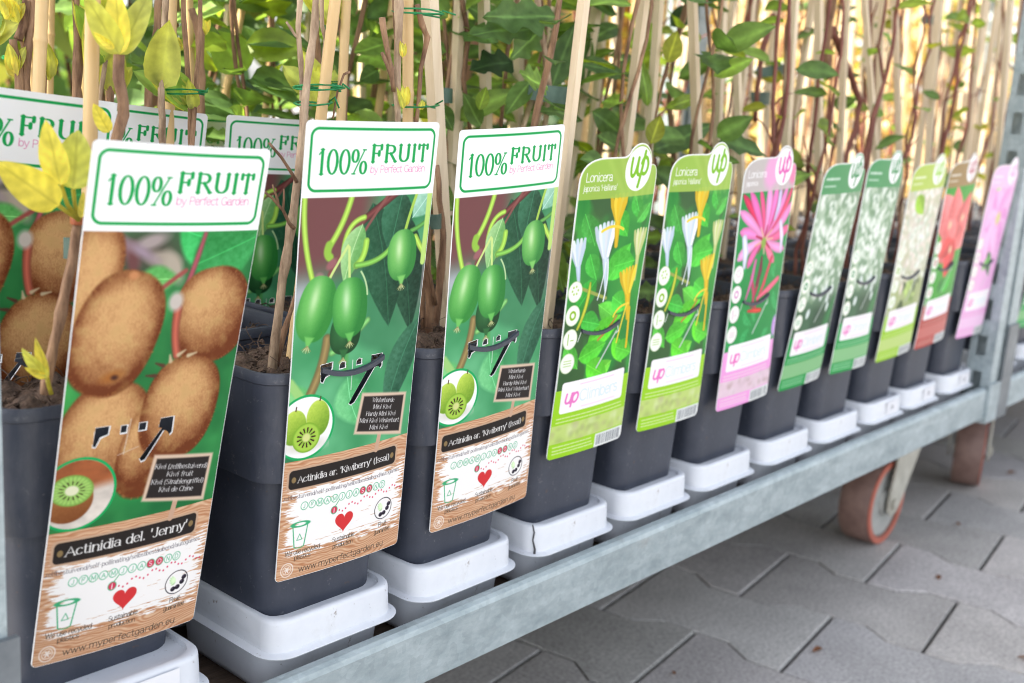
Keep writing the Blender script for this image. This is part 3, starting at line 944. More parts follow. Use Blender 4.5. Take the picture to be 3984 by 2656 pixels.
# -- climber labels, 87 x (39.5 + 199): y from -39.5 to 199
UPW, UPT, UPB = 87.0, -39.5, 199.0
def up_outline(grow=0.0):
    pts = [(0.0 - grow, UPB - 4)]
    pts += [(-grow, -12)]
    pts += bez((-grow, -12), (0, -29.5 - grow), (24, -30 - grow), 8)
    pts += [(45, -30 - grow)]
    pts += bez((45, -30 - grow), (50, -31 - grow), (51.5, -34.5 - grow), 4)
    pts += [(62.5 + 15.4 * math.cos(a), -24 - grow - 15.4 * math.sin(a)) for a in np.linspace(math.radians(137), math.radians(-4), 12)]
    pts += bez((78.2, -23), (86.5, -24), (87 + grow, -12), 6)
    pts += [(87 + grow, UPB - 4)]
    pts += [(83 + grow + 4 * math.cos(a), UPB - 4 + 4 * math.sin(a)) for a in np.linspace(0, PI / 2, 5)][1:]
    pts += [(4 - 4 * math.sin(a), UPB - 4 + 4 * math.cos(a)) for a in np.linspace(0, PI / 2, 5)][:-1]
    return pts

def trumpet(cv, x0, y0, x1, y1, w0, w1, c, c2, lips=5, soft=.25):
    """long flower tube that flares to a comb of petals at (x1, y1)"""
    L = math.hypot(x1 - x0, y1 - y0)
    tx, ty = (x1 - x0) / L, (y1 - y0) / L
    P = [(x0 + tx * L * t, y0 + ty * L * t) for t in np.linspace(0, 1, 7)]
    cv.line(P[:5], [w0 + (w1 * .45 - w0) * t for t in np.linspace(0, 1, 5)], c, soft, shade=.1)
    for i in range(lips):
        q = i / (lips - 1) - .5
        ex, ey = x1 - ty * q * w1, y1 + tx * q * w1
        back = L * (.10 + .12 * abs(q))
        ex, ey = ex - tx * back * .4, ey - ty * back * .4
        mx, my = P[3]
        sx, sy = mx - ty * q * w1 * .25, my + tx * q * w1 * .25
        m2 = (mx * .35 + ex * .65 - ty * q * w1 * .12, my * .35 + ey * .65 + tx * q * w1 * .12)
        k = .93 + .10 * ((i * 7) % 3) / 2
        cv.line([(sx, sy), m2, (ex, ey)], [w1 / lips * .9, w1 / lips * 1.5, w1 / lips * .9], np.clip(np.asarray(c2 if i % 2 else c) * k, 0, 1), soft)

def art_up(res, kind):
    cv = Canvas(UPW, UPB - UPT, res, UPT)
    P = {
        'yellow': dict(bg=('1f7a35', '4fae45'), head='a3c352', foot='9fd629', pale='c3d97c', logo='7fbf20'),
        'pink': dict(bg=('1f8a45', '2f9f50'), head='cfbfc2', foot='f4a6e2', pale='e6cbd8', logo='e25fb4'),
        'white': dict(bg=('27402f', '5f8a66'), head='4f9a62', foot='24a04e', pale='8cc48a', logo='2f8f4f'),
        'lime': dict(bg=('8aa060', 'cfd0a8'), head='b7cf5e', foot='a0d22c', pale='c4dc84', logo='9ccf3a'),
        'red': dict(bg=('3f9a3a', '4fae42'), head='a8845c', foot='b8433f', pale='cf7b74', logo='c2707c'),
        'magenta': dict(bg=('ecaade', 'f6c9ec'), head='f6c6e8', foot='f2ace4', pale='f6cdee', logo='eaa0d8'),
    }[kind]
    q = cv.win(-1, -41, 88, 200)
    sl, X, Y = q
    g = vnoise(X / 22, Y / 22, 7, 3)[..., None]
    cv.blend(sl, np.ones(X.shape), hexc(P['bg'][0]) * (1 - g) + hexc(P['bg'][1]) * g)
    if kind == 'white':
        cv.blend(sl, sstep(122, 96, Y) * .75, hexc('9cb89a'))
    if kind == 'lime':
        cv.blend(sl, sstep(120, 90, Y) * .8, hexc('d9d6c4'))
    r = random.Random(kind)
    if kind == 'yellow':
        k = sstep(.5, .68, vnoise(X / 18 + 3, Y / 26, 4, 2)) * .7
        cv.blend(sl, k, hexc('3b4a34'))
        for (a, b, c, d, w, cc) in ((44, 10, 60, 30, 18, '3faa36'), (44, 62, 66, 36, 22, '4ab83a'), (30, 60, 10, 84, 18, '2f8f34'), (56, 92, 36, 80, 16, '59b93e'), (28, 110, 66, 92, 20, '55c22e'), (60, 110, 74, 132, 14, '5ac62c'), (20, 120, 50, 112, 18, '4db533'), (62, -2, 74, 18, 14, '3c9c3a'), (70, 20, 84, 6, 12, '4aa542'), (10, 10, 24, 34, 16, '3e8f3c'), (44, 136, 60, 128, 14, '66c23c')):
            cv.leaf(a, b, c, d, w, hexc(cc), None, .4)
        cv.line(bez((6, 62), (28, 70), (44, 76)), 2.6, hexc('9aa650'), .3); cv.line(bez((40, 108), (54, 100), (60, 92)), 2.2, hexc('b98a3c'), .3)
        for (a, b, c, d, w, cc) in ((50, 52, 74, 50, 22, '45b238'), (18, 90, 40, 96, 18, '3da63a'), (30, 126, 56, 140, 20, '58c030'), (64, 118, 86, 126, 18, '4fb432'), (4, 108, 20, 128, 14, '4aa83a'), (52, 76, 72, 88, 18, '49b83c'), (20, 40, 30, 60, 16, '3f9f3c')):
            cv.leaf(a, b, c, d, w, hexc(cc), None, .3)
        wt, wt2 = hexc('cfdfec'), hexc('eef4fa')
        trumpet(cv, 42, 70, 33, 16, 2.0, 21, wt, wt2, 6); cv.line(bez((41, 46), (45, 62), (41, 78)), 1.3, wt2); cv.line(bez((39, 48), (38, 64), (34, 76)), 1.0, wt2)
        trumpet(cv, 12, 66, 5, 27, 2, 15, hexc('c6d8ea'), wt2, 5); trumpet(cv, 78, 66, 76, 24, 2, 14, hexc('c9d488'), hexc('e6eab8'), 5)
        yl, yl2 = hexc('e3bc22'), hexc('f3d640')
        trumpet(cv, 48, 36, 44, -4, 4, 17, yl, yl2, 5); cv.line(bez((30, 24), (42, 18), (54, 24)), 2.2, yl2)
        trumpet(cv, 75, 96, 67, 54, 4, 19, yl, yl2, 6); cv.line(bez((72, 84), (66, 104), (64, 114)), 1.6, yl2); cv.line(bez((76, 88), (78, 108), (78, 120)), 2.6, yl); cv.line(bez((74, 84), (60, 84), (56, 92)), 1.8, yl2)
        cv.line(bez((24, 62), (24, 80), (15, 96)), [2, 3, 3.4, 3.6, 3.6, 3.6, 3.6, 3.4, 3, 3, 2.6], hexc('b9bf3a'), .3, shade=.2)
    elif kind == 'pink':
        for _ in range(10):
            a, b = r.uniform(5, 80), r.uniform(60, 135)
            cv.leaf(a, b, a + r.uniform(-18, 18), b + r.uniform(8, 24), 13, hexc('24924a'), hexc('3cae62'), .6)
        cx, cy = 44, 44
        for (dx, dy, c, w) in ((-40, -42, 'd8325e', 8), (-30, -44, 'f06fb8', 9), (-38, -10, 'f286c8', 11), (-42, -28, 'f49ad2', 10), (-16, -46, 'e8568a', 7), (-2, -48, 'f59cd6', 11), (10, -50, 'f27ac2', 10), (20, -48, 'd94a84', 7), (30, -50, 'f084c4', 9), (40, -46, 'e04a72', 8), (42, -30, 'f58cc8', 11), (42, -8, 'f06a9c', 11), (38, 12, 'f39ad0', 10), (-38, 14, 'f6aade', 11), (22, 22, 'f27a9a', 9), (-22, 22, 'e86aa8', 9)):
            pm = (cx + dx * .55 - dy * .12, cy + dy * .42 + dx * .1)
            cv.line(bez((cx, cy), pm, (cx + dx, cy + dy)), [3, 4, w * .55, w * .65, w * .75, w * .85, w * .95, w, w * .95, w * .8, w * .4], hexc(c), .4, shade=.13)
        for k in range(9):
            a = k * .7
            cv.line([(cx, cy), (cx + 15 * math.cos(a), cy + 13 * math.sin(a))], [3, 1.6], hexc('b32a50' if k % 2 else 'e8b0a0'), .4)
        cv.ellipse(cx, cy + 3, 4, 5, hexc('8fb04a'), 0, 1)
        for (x0, y0, x1, y1, c, w) in ((58, 26, 62, 2, 'cfc4ea', 7), (16, 66, 12, 40, 'dfe0f6', 9), (78, 58, 70, 30, 'e6d9f4', 7), (34, 104, 44, 70, 'a83a4e', 5), (40, 108, 62, 62, 'd0485a', 5), (44, 98, 80, 84, 'ee6a86', 7), (38, 106, 30, 76, 'b84560', 5), (44, 60, 40, 84, '7a2f42', 6), (30, 108, 52, 110, 'd8483c', 5), (24, 96, 34, 62, 'cf6aa0', 5)):
            cv.line([(x0, y0), ((x0 + x1) / 2 + 2, (y0 + y1) / 2), (x1, y1)], [w * .5, w, w * .8], hexc(c), .5, shade=.15)
        cv.ellipse(84, 130, 5, 10, hexc('c99ae0'), 0, 1)
    elif kind in ('white', 'lime'):
        for i in range(60):
            x, y = r.uniform(0, 87), r.uniform(0, 104)
            cv.ellipse(x, y, r.uniform(4, 9), r.uniform(3, 7), hexc(r.choice(['a9c2a4', 'c9d9c4', '6f9470', 'dce8d8'] if kind == 'white' else ['e2d8cc', 'cfcbb0', 'f0e6dc', 'b9bb94'])), r.uniform(0, 180), 2.2, a=.6)
        n = 330 if kind == 'white' else 320
        for i in range(n):
            x = r.gauss(44, 24); y = r.gauss(46, 30)
            if kind == 'lime': y = r.gauss(50, 34)
            if y > 112 or not (-2 < x < 89): continue
            v = r.random()
            cc = hexc('f4faf2') if v > .45 else hexc('c3d4be') if v > .22 else hexc('7fa07c') if kind == 'white' else hexc('dccfc6')
            if kind == 'lime' and v > .8: cc = hexc('fbeee6')
            cv.ellipse(x, y, r.uniform(2.2, 4.6), r.uniform(1.8, 3.6), cc, r.uniform(0, 180), .9, a=.72)
        if kind == 'white':
            for (x, y) in ((46, 104), (54, 98), (62, 108), (70, 100), (66, 118), (30, 98), (24, 120)):
                cv.ellipse(x, y, 3.4, 5.2, hexc('dfeae6'), r.uniform(-20, 20), .5)
            cv.leaf(60, 150, 84, 104, 16, hexc('2f6a3c'), hexc('3f8a50'), .8)
        else:
            for i in range(14):
                a, b = r.uniform(20, 80), r.uniform(88, 130)
                cv.leaf(a, b, a + r.uniform(-12, 12), b + r.uniform(4, 18), 9, hexc(r.choice(['4a5a3a', '6f8a4a', '9fb86a', 'c9c0b0'])), None, .6)
            cv.leaf(20, 6, 44, 28, 20, hexc('8cb43c'), None, .8)
    elif kind == 'red':
        for (a, b, c, d, w, cc) in ((40, 60, -4, 6, 50, 'e58080'), (60, 76, 92, 40, 46, 'e07a7a'), (44, 76, 4, 70, 40, 'de7272'), (50, 70, 30, -2, 44, 'e07474'), (52, 70, 80, 8, 40, 'd86a6a'), (50, 70, 14, 40, 40, 'e07070'), (52, 68, 82, 60, 34, 'd46464'), (50, 64, 44, 116, 34, 'cf4245'), (46, 66, 16, 84, 26, 'c94848')):
            cv.leaf(a, b, c, d, w, hexc(cc), None, .8)
        for (x, y) in ((30, 46), (66, 40), (46, 78)):
            cv.ellipse(x, y, 4, 5, hexc('ecd0a8'), 0, 1.5)
        cv.leaf(40, 128, 70, 108, 22, hexc('3aa536'), None, .6); cv.leaf(30, 130, 44, 112, 14, hexc('2f7a36'), None, .6)
        cv.ellipse(54, 98, 10, 3, hexc('5a2a34'), -20, 1)
    else:
        for (a, b, c, d, w) in ((46, 40, 20, -6, 30), (46, 40, 78, -4, 34), (46, 40, 6, 50, 34), (46, 40, 84, 46, 34), (46, 40, 30, 96, 36), (46, 44, 74, 92, 36)):
            cv.leaf(a, b, c, d, w, hexc('ee9fdc'), hexc('f8c6ee'), .8)
        cv.ellipse(48, 40, 7, 8, hexc('d8d48a'), 0, 2)
        cv.leaf(40, 84, 60, 118, 18, hexc('4f8a48'), hexc('2f5a34'), .8); cv.leaf(30, 108, 50, 90, 12, hexc('6fae5a'), None, .8)
        cv.leaf(20, 2, 40, -8, 10, hexc('9ab88a'), None, .6)
    # header band
    cv.rect(-2, -41, 89, -.3, hexc(P['head']), a=.93)
    if kind in ('yellow',):
        for i in range(5):
            cv.line([(50 + i * 7, 0), (20 + i * 16, -38)], 3.5, hexc('b9d26a'), 2, .35)
    if kind == 'pink':
        cv.ellipse(44, -20, 13, 18, hexc('f2a6da'), 20, 3, a=.85); cv.ellipse(82, -14, 8, 10, hexc('f08ab4'), 0, 2)
    ol = up_outline(-.6)
    cv.line(ol + [ol[0]], 1.0, hexc('f4f8ee'), .1, .9)
    cv.ellipse(62.3, -20.6, 15.8, 16.4, WHITE)
    lg = hexc(P['logo'])
    cv.line(bez((53.6, -28.5), (52.2, -15), (55.8, -15.4), 8) + bez((55.8, -15.4), (59.6, -16.6), (61.0, -28.5), 8), [2.6] * 9 + [3.0] * 9, lg)
    cv.line(bez((61.0, -28.5), (59.6, -15.6), (63.0, -16.2), 6), 2.8, lg)
    cv.line(bez((68.4, -33.0), (66.0, -18), (63.4, -7.4), 8), 3.0, lg)
    cv.line(arcp(69.2, -22.6, 4.2, 6.2, 110, -160, 14), 2.8, lg)
    wt = WHITE
    if kind in ('yellow', 'pink'):
        cv.text('Lonicera', 6.0, -13.2, 6.2, wt, 'sans', w=27.5, weight=.66)
        cv.text("japonica 'Halliana'" if kind == 'yellow' else 'japonica', 4.8, -6.4, 4.2, wt, 'sans', w=35 if kind == 'yellow' else 17, weight=.66)
    else:
        for (x, y, l) in ((6, -15, 9), (15.6, -15, 14), (5, -8, 12), (18, -8, 7)):
            cv.line([(x, y), (x + l, y)], 2.2 if y < -10 else 1.4, wt, .5, .7)
    # icon discs down the left
    y0 = 67 if kind in ('yellow',) else 72
    for i, y in enumerate((y0, y0 + 18, y0 + 36.2, y0 + 55)):
        cv.ellipse(8.6, y, 7.4, 8.0, hexc('c9dcae') if kind != 'pink' else hexc('ecd6e0'))
        cv.ellipse(8.6, y, 6.8, 7.4, hexc('f4f7ee'))
        ic = hexc(P['foot']) * .9
        if i == 1:
            cv.ellipse(8.6, y, 2.6, 2.8, ic, line=1.6)
        elif i == 0:
            for a in range(6): cv.ellipse(8.6 + 3 * math.cos(a), y - 1 + 3 * math.sin(a), .9, .9, ic, a=.6)
        elif i == 2:
            cv.line([(6.4, y - 4), (6.4, y + 4)], .8, ic); cv.line([(9, y + 1), (12, y + 1)], .6, ic)
        else:
            for d in (-2, 0, 2): cv.line([(4.8, y + d), (12.4, y + d)], .5, ic, 0, .8)
    # footer
    cv.rect(-2, 143, 89, 201, hexc(P['foot']))
    cv.rect(-2, 171.5, 89, 186.5, hexc(P['pale']))
    if kind in ('yellow', 'pink'):
        for i in range(40):
            x, y = r.uniform(0, 86), r.uniform(172, 186)
            cv.ellipse(x, y, r.uniform(1.5, 4), r.uniform(1, 3), hexc(r.choice(['8f9a6a', 'e4ebc6', 'b3a98f', 'a9c06a'] if kind == 'yellow' else ['9c8478', 'e8dde0', 'cbb4bc', 'f1d8e6'])), 0, 1.4, a=.32)
    for y in (166.2, 169.2, 189.5, 192.5, 195.0):
        x = 5
        while x < (78 if y < 180 else 46):
            l = r.uniform(2, 6)
            cv.line([(x, y), (x + l, y)], .85, hexc('f2f6e4'), .15, .75)
            x += l + 1.1
    cv.rect(6.6, 137.2, 80, 162.4, hexc('fbf7fa'), 2.5)
    cv.text('up', 10.5, 154.5, 10.5, hexc('ee7ec6'), 'sans', w=14, weight=1.25, slant=.2)
    cv.text('Climbers', 26.5, 154.8, 9.0, hexc('cfe9f2'), 'sans', w=46, weight=.6)
    cv.line([(26, 140.8), (66, 140.8)], .5, hexc('f4b6dc')); cv.line([(30, 159.5), (70, 159.5)], .6, hexc('f6c6e2'), .2, .8)
    cv.rect(52, 187.5, 89, 201, hexc('e9ecea'))
    x = 54
    while x < 83:
        w = r.choice([.6, .9, 1.4]); cv.rect(x, 189, x + w, 197.5, hexc('7d8288')); x += w + r.choice([.6, .9, 1.3])
    # punched hook flap: white cut edges and the tongue slit
    cv.line([(62.2, 104.5), (42, 130.5)], 1.5, hexc('c9d3cd'), .1)
    cv.line([(62.2, 97), (65, 105), (62.4, 106)], .9, hexc('e6ece6')); cv.line([(20, 98), (17, 106)], .8, hexc('dfe8df'))
    for xx in (29, 35, 41, 47, 53):
        cv.line([(xx, 97.5 + 2.2 * math.sin((xx - 20) / 42 * PI)), (xx + .5, 99.5 + 2.2 * math.sin((xx - 20) / 42 * PI))], .7, hexc('2a2f2c'))
    return cv

def grid_mesh(name, cv, H, rows=None, keep=None, drop=None, lift=0.0, step=1):
    """part of a canvas as a fine grid in label space: x right from the centre, z up from the bottom, facing -y (metres)"""
    X, Y = np.meshgrid(cv.xs, cv.ys)
    j0, j1 = 0, cv.ny - 1
    if rows:
        j0 = max(0, int(round((rows[0] - cv.y0) * cv.res))); j1 = min(cv.ny - 1, int(round((rows[1] - cv.y0) * cv.res)))
    X, Y, C = X[j0:j1 + 1], Y[j0:j1 + 1], cv.rgb[j0:j1 + 1]
    ny, nx = X.shape
    fx, fy = (X[:-1, :-1] + X[1:, 1:]) / 2, (Y[:-1, :-1] + Y[1:, 1:]) / 2
    m = np.ones(fx.shape, bool)
    if keep is not None: m &= keep(fx, fy)
    if drop is not None: m &= ~drop(fx, fy)
    jj, ii = np.nonzero(m)
    a = jj * nx + ii
    quads = np.stack([a, a + nx, a + nx + 1, a + 1], 1)
    used, inv = np.unique(quads.ravel(), return_inverse=True)
    nv, nf = len(used), len(quads)
    co = np.zeros((nv, 3), np.float32)
    co[:, 0] = (X.ravel()[used] - cv.W / 2) / 1000
    co[:, 1] = -lift
    co[:, 2] = (H - Y.ravel()[used]) / 1000
    me = bpy.data.meshes.new(name)
    me.vertices.add(nv); me.loops.add(nf * 4); me.polygons.add(nf)
    me.vertices.foreach_set('co', co.ravel())
    me.loops.foreach_set('vertex_index', inv.astype(np.int32).ravel())
    me.polygons.foreach_set('loop_start', np.arange(0, nf * 4, 4, dtype=np.int32))
    at = me.color_attributes.new('Col', 'FLOAT_COLOR', 'POINT')
    d = np.ones((nv, 4), np.float32)
    d[:, :3] = s2l(np.clip(C.reshape(-1, 3)[used], 0, 1)) * .80
    at.data.foreach_set('color', d.ravel())
    me.update(); me.validate()
    setmat(me, M_print)
    return me

def card_mesh(name, outline, holes, W, H, thick=.0006):
    """flat plastic card with punched holes, from a filled 2D curve"""
    cu = bpy.data.curves.new(name, 'CURVE')
    cu.dimensions = '2D'
    cu.fill_mode = 'BOTH'
    cu.extrude = thick / 2
    for pl in [outline] + holes:
        sp = cu.splines.new('POLY')
        sp.points.add(len(pl) - 1)
        for p, (x, y) in zip(sp.points, pl):
            p.co = ((x - W / 2) / 1000, (H - y) / 1000, 0, 1)
        sp.use_cyclic_u = True
    o = bpy.data.objects.new(name, cu)
    COL.objects.link(o)
    dg = bpy.context.evaluated_depsgraph_get()
    me = bpy.data.meshes.new_from_object(o.evaluated_get(dg))
    bpy.data.objects.remove(o)
    bpy.data.curves.remove(cu)
    me.name = name
    me.transform(Matrix.Rotation(PI / 2, 4, 'X'))
    me.transform(Matrix.Translation((0, thick / 2 + .0001, 0)))
    setmat(me, M_card)
    return me
# ------------------------------------------------------------------ layout
XS = [-0.1434, 0.0, 0.1212, 0.2427, 0.3600, 0.4767, 0.5997, 0.7197, 0.8410, 0.9548, 1.0815]
ROWY = [0.0585, 0.168, 0.280, 0.392, 0.504]
PH = 0.1534                     # rim height above the tray top
GZ = -0.265                     # ground
COLN = ['brown kiwi label', 'left green kiwi berry label', 'right green kiwi berry label', 'left yellow honeysuckle label',
        'right yellow honeysuckle label', 'pink honeysuckle label', 'left dark green blossom label', 'right dark green blossom label',
        'lime green blossom label', 'red flower label', 'pink flower label by the trolley post']
ROWN = ['front row', 'second row', 'third row', 'fourth row', 'back row']

# ------------------------------------------------------------------ ground: double-T pavers
def build_ground():
    u = Vector((math.cos(math.radians(7.5)), math.sin(math.radians(7.5))))
    v = Vector((-u.y, u.x))
    PU, PV, AMP = 0.1535, 0.2215, 0.0125
    org = Vector((0.642, -0.008))
    def edge(side, half):            # zig-zag side profile from bottom to top (v from -PV/2 to PV/2), wide ends and narrow waist
        a, d = AMP, .016
        pr = [(-half, a), (-half * .5 - d, a), (-half * .5 + d, -a), (half * .5 - d, -a), (half * .5 + d, a), (half, a)]
        return [(side * (PU / 2 + off), t) for t, off in pr]
    half = PV / 2
    out = [(x, y) for x, y in edge(1, half)] + [(x, y) for x, y in reversed(edge(-1, half))]
    n = len(out)
    mb = MB()
    r = random.Random(5)
    for i in range(-9, 34):
        for j in range(-14, 16):
            cu = i * PU
            cv_ = (j + (.5 if i % 2 else 0)) * PV + half
            c = org + u * (cu + PU / 2 - .011) + v * cv_
            if c.y < -2.3 or c.y > 2.2: continue
            tz = GZ + r.uniform(-.0007, .0007)
            g = r.uniform(.35, .44)
            colr = (g * r.uniform(1.01, 1.05), g * r.uniform(.975, 1.0), g * r.uniform(.93, .98))
            rings = []
            jv, ju = r.uniform(.0016, .0030), r.uniform(.0010, .0024)
            for z, ins in ((-.03, 0), (-.0022, 0), (-.0007, .0005), (0, .0016)):
                ring = []
                for (x, y) in out:
                    xx = x - math.copysign(ju + ins, x)
                    yy = y - (math.copysign(jv + ins, y) if abs(abs(y) - half) < 1e-6 else 0)
                    p = c + u * xx + v * yy
                    ring.append((p.x, p.y, tz + z))
                rings.append(ring)
            mb.rings(rings, False, True, 0, True, colr)
    me = setmat(mb.mesh('paving', False), M_paver)
    o = thing('paving', 'grey interlocking concrete pavers laid under and before the trolleys', 'paving', me=me)
    o['kind'] = 'structure'
    del o['category']; del o['label']
    b = MB().add([(-60, -60, GZ - .006), (60, -60, GZ - .006), (60, 60, GZ - .006), (-60, 60, GZ - .006)], [(0, 1, 2, 3)])
    o2 = bpy.data.objects.new('ground', setmat(b.mesh('ground'), M_joint)); COL.objects.link(o2); o2['kind'] = 'structure'
    # plain concrete yard beyond the paved strip
    b = MB()
    for (x0, x1, y0, y1) in ((-50, 50, 2.2, 50), (-50, 50, -50, -2.3), (-50, -.78, -2.3, 2.2), (5.6, 50, -2.3, 2.2)):
        b.add([(x0, y0, GZ - .002), (x1, y0, GZ - .002), (x1, y1, GZ - .002), (x0, y1, GZ - .002)], [(0, 1, 2, 3)])
    o3 = bpy.data.objects.new('yard', setmat(b.mesh('yard'), M_yard)); COL.objects.link(o3); o3['kind'] = 'structure'
build_ground()

# ------------------------------------------------------------------ trolleys
def post_mesh(x0, x1, y0, y1, z0, z1):
    """upright of folded sheet: plain face to the front, slotted flank with shade put into its colour"""
    mb = MB()
    t = .002
    mb.box(x0, x1, y0, y0 + t, z0, z1)                       # front face
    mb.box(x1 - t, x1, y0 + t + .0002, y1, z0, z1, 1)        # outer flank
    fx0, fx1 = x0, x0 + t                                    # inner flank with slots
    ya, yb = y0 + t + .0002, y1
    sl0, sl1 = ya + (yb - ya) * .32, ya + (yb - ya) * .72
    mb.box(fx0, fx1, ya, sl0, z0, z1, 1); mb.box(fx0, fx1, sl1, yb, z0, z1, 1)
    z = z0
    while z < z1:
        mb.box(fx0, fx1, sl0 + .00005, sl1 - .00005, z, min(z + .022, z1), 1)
        z += .05
    return mb.mesh('post')

def caster(parent, x, y, ang=0.0):
    cs = bpy.data.objects.new('caster', None); COL.objects.link(cs); cs.parent = parent
    cs.location = (x, y, GZ + .0625); cs.rotation_euler = (0, 0, ang)
    w = MB(); w.disc_prism((0, -.0215, 0), (0, 1, 0), .0625, .043, 48, inner=.050)
    part('tyre', w.mesh('tyre', True, 40), M_tyre, cs)
    w = MB(); w.disc_prism((0, -.0240, 0), (0, 1, 0), .0605, .0022, 48, inner=.0515)
    part('tyre_band', w.mesh('tyre_band', True, 40), M_tyre_edge, cs)
    w = MB(); w.disc_prism((0, -.020, 0), (0, 1, 0), .0515, .040, 40); w.disc_prism((0, -.0245, 0), (0, 1, 0), .020, .049, 24)
    part('wheel_rim', w.mesh('wheel_rim', True, 40), M_rim, cs)
    f = MB()
    for s in (-1, 1):
        y0 = s * .031 - .0015
        prof = [(-.016, .006), (-.014, -.010), (-.002, -.018), (.016, -.014), (.030, .002), (.080, .075), (.088, .112), (-.002, .112), (-.002, .07)]
        f.rings([[(px, y0, pz) for px, pz in prof], [(px, y0 + .003, pz) for px, pz in prof]], True, True)
    f.box(-.004, .090, -.0335, .0335, .1125, .1165)
    f.disc_prism((.034, 0, .117), (0, 0, 1), .022, .012, 24)
    f.disc_prism((0, -.037, 0), (0, 1, 0), .009, .0045, 6)
    part('fork', f.mesh('fork', False), M_fork, cs)

def trolley(x0, x1, label, y0=-.02, y1=.575, name='plant_trolley', cx=.10, turn=0.0, posts=True):
    t = thing(name, label, 'trolley')
    zt, zb = -.0252, -.0675
    r = MB()                                     # front rail: C-section with rounded top lip
    prof = [(0, zb), (0, zt - .005), (.0012, zt - .0018), (.004, zt), (.010, zt - .0004), (.0125, zt - .003), (.0125, zt - .012), (.0105, zt - .012), (.0105, zt - .004), (.004, zt - .003), (.002, zt - .006), (.002, zb + .002), (.016, zb + .002), (.016, zb)]
    r.rings([[(x, y0 + py, pz) for py, pz in prof] for x in (x0, x1)], True, True)
    part('front_rail', r.mesh('front_rail'), M_galv, t)
    r = MB(); r.rings([[(x, y1 - py, pz) for py, pz in prof] for x in (x0, x1)], True, True)
    part('rear_rail', r.mesh('rear_rail'), M_galv, t)
    for xx in (x0 + .001, x1 - .026):
        r = MB(); r.box(xx, xx + .025, y0 + .0165, y1 - .0165, zb + .003, zt - .013)
        part('side_rail', r.mesh('side_rail'), M_galvd, t)
    r = MB(); r.box(x0 + .03, x1 - .03, y0 + .0175, y1 - .0175, -.062, -.0535, bev=.002)
    part('shelf_board', r.mesh('shelf_board'), M_ply, t)
    for (xx, yy) in ((x0, y0), (x1, y0), (x0, y1 - .045), (x1, y1 - .045)) if posts else ():
        a = xx - .034 if xx == x0 else xx + .0005
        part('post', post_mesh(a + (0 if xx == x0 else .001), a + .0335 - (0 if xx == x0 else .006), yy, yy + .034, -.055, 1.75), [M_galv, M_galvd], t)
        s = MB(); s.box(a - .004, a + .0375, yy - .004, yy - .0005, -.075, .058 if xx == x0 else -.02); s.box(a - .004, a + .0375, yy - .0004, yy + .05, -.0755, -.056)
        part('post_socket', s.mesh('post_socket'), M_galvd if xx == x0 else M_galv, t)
    for (xx, yy) in ((x0 + cx, y0 + .115), (x1 - .065, y0 + .115), (x0 + cx, y1 - .09), (x1 - .065, y1 - .09)):
        caster(t, xx, yy, turn)
    return t
trolley(-.2165, 1.1390, 'long galvanised steel trolley carrying the front row of labelled pots')
trolley(1.2160, 2.5600, 'galvanised steel trolley cut off by the right edge of the photo', cx=.25, turn=math.radians(18))

trolley(-.90, 1.16, 'low platform trolley added behind the first one, blocks light under it', y0=.62, y1=1.62, posts=False)  # added platforms that keep light from behind off the paving under the trolleys
trolley(1.20, 3.30, 'low platform trolley added behind the right hand trolley, blocks light under it', y0=.62, y1=1.62, posts=False)

